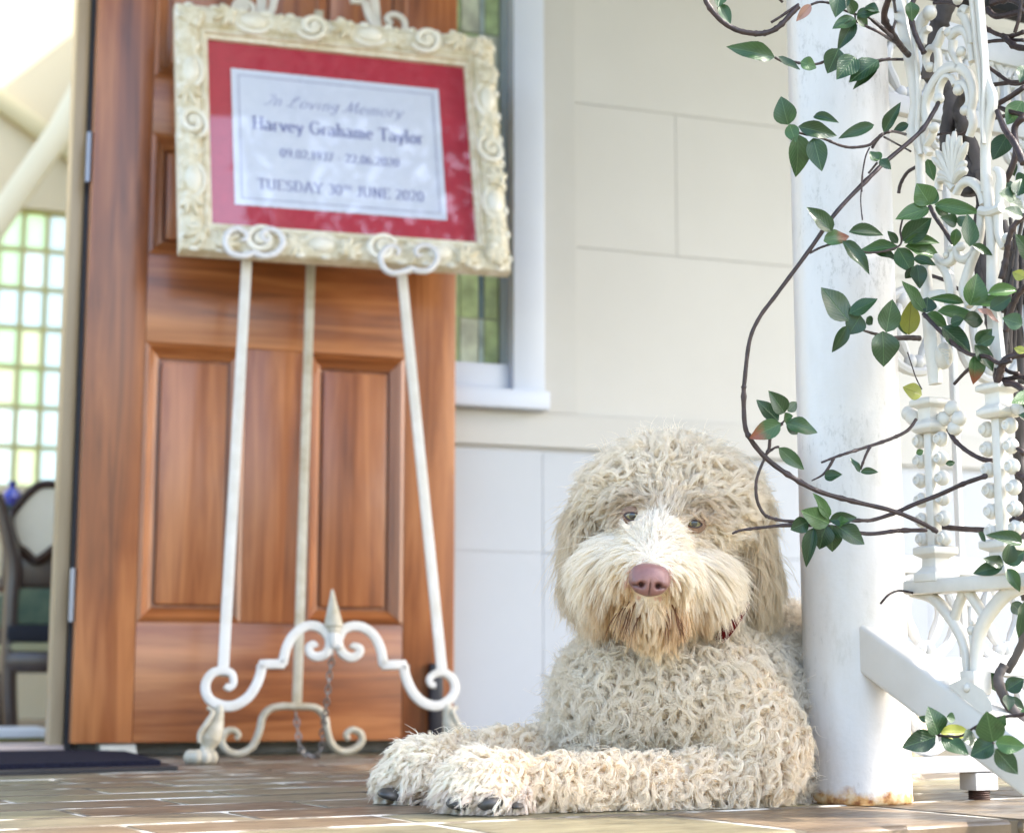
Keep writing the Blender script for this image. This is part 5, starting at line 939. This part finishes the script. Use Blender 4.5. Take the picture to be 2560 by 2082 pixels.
# claws
M_claw = basic('claw', (.035, .032, .028), (.10, .093, .083), rough=.4, scale=60)
for u, v, D, rx, ry, rot in ((958, 1672, 1.742, 29, 16, -8), (1022, 1671, 1.735, 28, 17, 6), (812, 1654, 1.885, 26, 12, -14), (1078, 1676, 1.742, 14, 7, 0)):
    k = pxm(D); c = dg(u, v, D); c[2] = max(c[2], ry * k * .98); a_ = rad(rot); X_, Y_ = Rv * math.cos(a_) + Uv * math.sin(a_), -Rv * math.sin(a_) + Uv * math.cos(a_); q = MB(); q.ell(c, X_ * rx * k, Y_ * ry * k, Fv * .014, 16, 10)
    q.V = [tuple(np.array(p) + A(0, 0, -.002 * ((np.dot(np.array(p) - c, X_) / (rx * k)) ** 2))) for p in q.V]; q.V = [(x, y, max(z, .0015)) for x, y, z in q.V]; q.build('claw', M_claw, dog)

# ---- fur: locks of strands
reg_names = ['skull', 'face', 'beard', 'ear', 'neck', 'body', 'leg', 'paw']
NLOCK = 16500
tri = BV[TR]; cr_ = np.cross(tri[:, 1] - tri[:, 0], tri[:, 2] - tri[:, 0]); area = np.linalg.norm(cr_, axis=1) / 2; tn = cr_ / (2 * area[:, None] + 1e-12); cen = tri.mean(1)
vw = cen - CAM; vw /= np.linalg.norm(vw, axis=1)[:, None]; facing = -(tn * vw).sum(1)
RC = np.array([b_[1] for b_ in BL]); RI = np.array([reg_names.index(b_[0]) for b_ in BL]); RA = np.array([[np.linalg.norm(x) for x in b_[2:]] for b_ in BL]); RX = np.array([[x / np.linalg.norm(x) for x in b_[2:]] for b_ in BL])
def region(P):
    out = np.zeros(len(P), int); best = np.full(len(P), 1e9)
    for i in range(len(BL)):
        d = P - RC[i]; s_ = np.linalg.norm((d @ RX[i].T) / RA[i], axis=1); s_ = np.abs(s_ - 1) * RA[i].min() ; m_ = s_ < best; best[m_] = s_[m_]; out[m_] = RI[i]
    return out
treg = region(cen)
dens = np.array([1.6, 1.9, 1.9, 1.7, 1.0, 1.0, 1.25, 1.9])[treg]
wgt = area * dens * np.where(facing > -.25, 1, np.where(facing > -.6, .35, .06)); wgt[cen[:, 2] < .006] = 0
wgt /= wgt.sum(); ti = rng.choice(len(TR), NLOCK, p=wgt); r1, r2 = np.sqrt(rng.random(NLOCK)), rng.random(NLOCK)
P0 = tri[ti, 0] * (1 - r1)[:, None] + tri[ti, 1] * (r1 * (1 - r2))[:, None] + tri[ti, 2] * (r1 * r2)[:, None]
vn = np.zeros_like(BV); np.add.at(vn, TR.ravel(), np.repeat(cr_, 3, 0)); vn /= np.linalg.norm(vn, axis=1)[:, None] + 1e-12
N0 = vn[TR[ti]].mean(1); N0 /= np.linalg.norm(N0, axis=1)[:, None]
rg_ = treg[ti]; U0, V0, D0 = np.array([proj(p) for p in P0]).T; U0 /= K; V0 /= K
R = lambda n: rg_ == reg_names.index(n)
# keep eyes and nose clear
de = np.min([np.hypot((U0 - u) / 1.15, (V0 - v)) for u, v in EYES], axis=0); dn = np.hypot((U0 - 1353) / 38, (V0 - 1210) / 34)
keep = ~(((de < 9) | (dn < .92)) & (R('face') | R('skull') | R('beard')))
P0, N0, rg_, U0, V0, de, dn = (x[keep] for x in (P0, N0, rg_, U0, V0, de, dn)); n_ = len(P0)
R = lambda n: rg_ == reg_names.index(n)
DN = -ZV
# flow direction in the image plane (right, down) plus depth
fu = np.zeros((n_, 3)); du, dv = U0 - 1355, V0 - 1165; rl = np.hypot(du, dv) + 1e-6
radial = (Rv[None] * (du / rl)[:, None] - Uv[None] * (dv / rl)[:, None])
side = np.sign(du)[:, None]
fu[:] = DN
face = R('face') | R('skull'); 
fu[face] = radial[face] * .85 + DN * (np.clip((rl[face] - 38) / 75, 0, 1.15) * np.clip((V0[face] - 1060) / 60, 0, 1))[:, None] + Fv * .30
brw = (R('face') | R('skull')) & (V0 < 1075) & (V0 > 1025) & (np.minimum(np.abs(U0 - 1322), np.abs(U0 - 1447)) < 45); fu[brw] = DN * .55 + Rv * (np.sign(U0[brw] - 1386) * .9)[:, None]
topm = R('skull') & (V0 < 1060); fu[topm] = radial[topm] * .5 + Rv[None] * ((U0[topm] - 1395) / 130)[:, None] * .8 + DN * np.clip(np.abs(U0[topm] - 1395) / 200, 0, .9)[:, None]
bm_ = R('beard'); fu[bm_] = DN * 1.0 + Rv * ((U0[bm_] - 1360) / 200)[:, None]
em = R('ear'); fu[em] = DN + Rv * (np.sign(U0[em] - 1400) * .12)[:, None]
bd = R('body') | R('neck'); fu[bd] = DN * .8 + Rv * np.clip((U0[bd] - 1380) / 260, -.7, .8)[:, None]
lm = R('leg'); fu[lm] = -Rv * .75 + DN * .65; pw = R('paw'); fu[pw] = -Rv * .55 + DN * .55 - Fv * .25
fu += rng.normal(0, 1, (n_, 3)) * np.select([face, bm_, em, bd, lm, pw], [.14, .14, .14, .42, .34, .26], .3)[:, None]
fu -= N0 * (fu * N0).sum(1)[:, None] * .85; fu /= np.linalg.norm(fu, axis=1)[:, None] + 1e-9
sel = lambda a_: np.array(a_)[rg_]
#            skull face  beard ear   neck  body  leg   paw
Ln = sel([.031, .0235, .025, .040, .034, .034, .025, .017]) * rng.uniform(.75, 1.25, n_)
lift = sel([.62, .30, .25, .28, .6, .72, .55, .50]); crl = sel([.0064, .0012, .0016, .0034, .0062, .0072, .0050, .0018]) * rng.uniform(.6, 1.25, n_); trn = sel([.85, .5, .6, 1.1, 1.25, 1.35, 1.15, .7]) * rng.uniform(.8, 1.2, n_); lockr = sel([.0036, .0034, .0034, .0036, .0038, .0038, .0037, .0034])
near_nose = (R('face') | R('beard')) & (dn < 1.9); Ln[near_nose] *= np.clip((dn[near_nose] - .75) / 1.2, .22, 1); Ln[(de < 30) & face & (V0 > np.where(U0 < 1390, 1072, 1088))] *= .55; lift[(de < 34) & face] = .22
brow = face & (V0 < np.where(U0 < 1390, 1068, 1084)) & (V0 > 1010) & (np.abs(U0 - 1388) < 130); lift[brow] = .5
soft = np.clip((rl - 105) / 85, .22, 1); soft = np.where(face, soft, 1); crl *= soft; lift = np.where(R('skull'), lift * (.55 + .45 * soft), lift); Ln = np.where(R('skull'), Ln * (.6 + .4 * soft), Ln)
cheek = R('face') & (rl > 85) & (V0 > 1130); Ln[cheek] *= 1.35
# colour
C = np.array([[.86, .76, .61]] * 8)[rg_]; C[R('skull')] = (.85, .77, .64); C[em] = (.66, .54, .37); C[bd] = (.82, .75, .63); C[lm] = (.90, .80, .64); C[pw] = (.95, .88, .76); C[R('face')] = (.90, .82, .68); C[bm_] = (.86, .72, .49)
def blend(mask, c, a_): 
    a_ = np.clip(a_, 0, 1)[:, None] * mask[:, None]; C[:] = C * (1 - a_) + np.array(c) * a_
g2 = lambda u, v, su, sv: np.exp(-((U0 - u) / su) ** 2 - ((V0 - v) / sv) ** 2)
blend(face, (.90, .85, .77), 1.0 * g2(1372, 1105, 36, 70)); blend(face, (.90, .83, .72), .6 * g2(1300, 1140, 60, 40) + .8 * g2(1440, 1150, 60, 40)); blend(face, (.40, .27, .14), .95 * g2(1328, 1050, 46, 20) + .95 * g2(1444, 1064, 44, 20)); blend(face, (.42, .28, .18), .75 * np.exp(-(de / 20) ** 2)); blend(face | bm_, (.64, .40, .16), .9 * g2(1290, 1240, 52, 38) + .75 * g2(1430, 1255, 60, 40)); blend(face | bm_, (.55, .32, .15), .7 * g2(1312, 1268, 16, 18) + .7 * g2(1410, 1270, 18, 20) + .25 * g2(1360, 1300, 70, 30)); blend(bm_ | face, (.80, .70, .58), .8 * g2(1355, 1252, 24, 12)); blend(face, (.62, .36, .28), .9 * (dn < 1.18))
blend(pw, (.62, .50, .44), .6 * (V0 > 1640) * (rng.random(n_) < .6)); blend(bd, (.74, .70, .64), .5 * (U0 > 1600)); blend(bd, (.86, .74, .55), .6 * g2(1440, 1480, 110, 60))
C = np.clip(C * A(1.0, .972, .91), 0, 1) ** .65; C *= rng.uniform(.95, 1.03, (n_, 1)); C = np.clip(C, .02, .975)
SEG = 10; t_ = np.linspace(0, 1, SEG)
def strands(P0, N0, T0, L_, lift, crl, trn, C, nchild, lr, grav, rad0, loose=.25):
    n = len(P0); D = N0 * lift[:, None] + T0 * (1 - lift * .6)[:, None]; D /= np.linalg.norm(D, axis=1)[:, None]
    E1 = np.cross(D, N0 + rng.normal(0, .3, (n, 3))); E1 /= np.linalg.norm(E1, axis=1)[:, None] + 1e-9; E2 = np.cross(D, E1)
    ph = rng.uniform(0, 6.28, n); sg = np.where(rng.random(n) < .5, 1, -1); th = ph[:, None] + sg[:, None] * 2 * math.pi * trn[:, None] * t_[None]
    a_ = crl[:, None] * np.minimum(1, t_ * 2.2)[None]
    G = P0[:, None] + D[:, None] * (L_[:, None] * (t_ * (1 - .18 * t_))[None])[..., None] + T0[:, None] * (L_[:, None] * .22 * (t_ ** 2)[None])[..., None] + DN * (L_[:, None] * grav[:, None] * (t_ ** 2)[None])[..., None]
    G = G + E1[:, None] * (a_ * (np.cos(th) - np.cos(ph)[:, None]))[..., None] + E2[:, None] * (a_ * (np.sin(th) - np.sin(ph)[:, None]))[..., None]
    # children
    Tn1 = np.cross(N0, A(.3, .5, .8)); Tn1 /= np.linalg.norm(Tn1, axis=1)[:, None]; Tn2 = np.cross(N0, Tn1)
    rr_ = np.sqrt(rng.random((n, nchild))) * lr[:, None]; an = rng.uniform(0, 6.28, (n, nchild)); off = Tn1[:, None] * (rr_ * np.cos(an))[..., None] + Tn2[:, None] * (rr_ * np.sin(an))[..., None]
    fly = rng.random((n, nchild)) < .08; shrink = .9 - t_ * .55 - .25 * t_ ** 4; jit = rng.normal(0, 1, (n, nchild, 3)) * np.where(fly, .008, .0016)[..., None] * (L_ / .03)[:, None, None]
    ls = rng.uniform(.88, 1.04, (n, nchild)); base_ = G[:, :1]
    S = base_[:, None] + (G - base_)[:, None] * ls[..., None, None] + off[:, :, None] * shrink[None, None, :, None] + jit[:, :, None] * (t_ ** 1.5)[None, None, :, None]
    S = S.reshape(-1, SEG, 3); S[..., 2] = np.maximum(S[..., 2], .0012)
    rads = np.tile(rad0 * (1 - .75 * t_ ** 2), (len(S), 1)); CC = np.repeat(C, nchild, 0) * rng.uniform(.94, 1.06, (len(S), 1))
    return S, rads, np.clip(CC, .01, .98)
grav = sel([.08, .36, .30, .38, .24, .18, .24, .15]) * rng.uniform(.6, 1.4, n_)
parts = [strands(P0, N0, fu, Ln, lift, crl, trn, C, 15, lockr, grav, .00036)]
# short undercoat so that no skin shows between the locks
m_ = rng.integers(0, n_, 13000); j_ = rng.normal(0, .005, (13000, 3)); j_ -= N0[m_] * (j_ * N0[m_]).sum(1)[:, None]
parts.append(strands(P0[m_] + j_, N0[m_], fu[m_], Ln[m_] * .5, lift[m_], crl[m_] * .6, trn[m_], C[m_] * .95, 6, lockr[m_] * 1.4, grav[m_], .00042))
# dark stained whiskers at the mouth corners
wk = []
for u, v, n__ in ((1310, 1262, 9), (1410, 1264, 9), (1328, 1268, 4), (1390, 1268, 4)):
    for _ in range(n__):
        s, nn = skin_at(u + rng.normal(0, 7), v + rng.normal(0, 8)); wk.append((s, nn))
wp = np.array([x[0] for x in wk]); wn = np.array([x[1] for x in wk]); wu = (proj(wp[0])[0],); nw = len(wk)
wT = DN + Rv * rng.normal(0, .28, (nw, 1)) - Fv * .2; wT /= np.linalg.norm(wT, axis=1)[:, None]
parts.append(strands(wp, wn, wT, rng.uniform(.022, .038, nw), np.full(nw, .3), np.full(nw, .0016), np.full(nw, .5), np.tile(A(.16, .07, .03), (nw, 1)), 3, np.full(nw, .0010), np.full(nw, .3), .00034))
S = np.concatenate([p[0] for p in parts]);
dS = S - CAM; DD = dS @ Fv; SU = (1280 + FPX * (dS @ Rv) / DD) / K; SV = (1041 - FPX * (dS @ Uv) / DD) / K; bad = np.zeros(len(S), bool)
for u, v in EYES: bad |= ((((SU - u) * .99 + (SV - v) * .12) / 13.5) ** 2 + ((SV - v - 2 - (SU - u) * .12) / 7.8) ** 2 < 1).any(1)
bad |= ((np.abs(SU - 1353) / 41) ** 2.6 + (np.abs(SV - 1210) / 34) ** 2.6 < 1).any(1); KP = ~bad; S = S[KP]
rads = np.concatenate([p[1] for p in parts])[KP]; CC = np.concatenate([p[2] for p in parts])[KP]
cu = bpy.data.hair_curves.new('fur'); cu.add_curves([SEG] * len(S))
cu.attributes['position'].data.foreach_set('vector', (S.reshape(-1, 3) - np.array(base)).astype(np.float32).ravel())
(cu.attributes.get('radius') or cu.attributes.new('radius', 'FLOAT', 'POINT')).data.foreach_set('value', rads.astype(np.float32).ravel())
cu.attributes.new('tint', 'FLOAT_COLOR', 'CURVE').data.foreach_set('color', np.c_[CC, np.ones(len(CC))].astype(np.float32).ravel())
m, t, b, L = nodes('fur'); at_ = N(t, 'Attribute', attribute_name='tint'); L(at_.outputs['Color'], b.inputs['Base Color']); b.inputs['Roughness'].default_value = .5; b.inputs['Specular IOR Level'].default_value = .35
tl = N(t, 'BsdfTranslucent'); L(at_.outputs['Color'], tl.inputs[0]); mx = N(t, 'MixShader', i_0=.38); L(b.outputs[0], mx.inputs[1]); L(tl.outputs[0], mx.inputs[2]); L(mx.outputs[0], t.nodes['Material Output'].inputs[0])
cu.materials.append(m); fo = bpy.data.objects.new('fur', cu); col.objects.link(fo); fo.parent = dog; fo['kind'] = 'stuff'
print('strands', len(S), 'leaves', leafN)
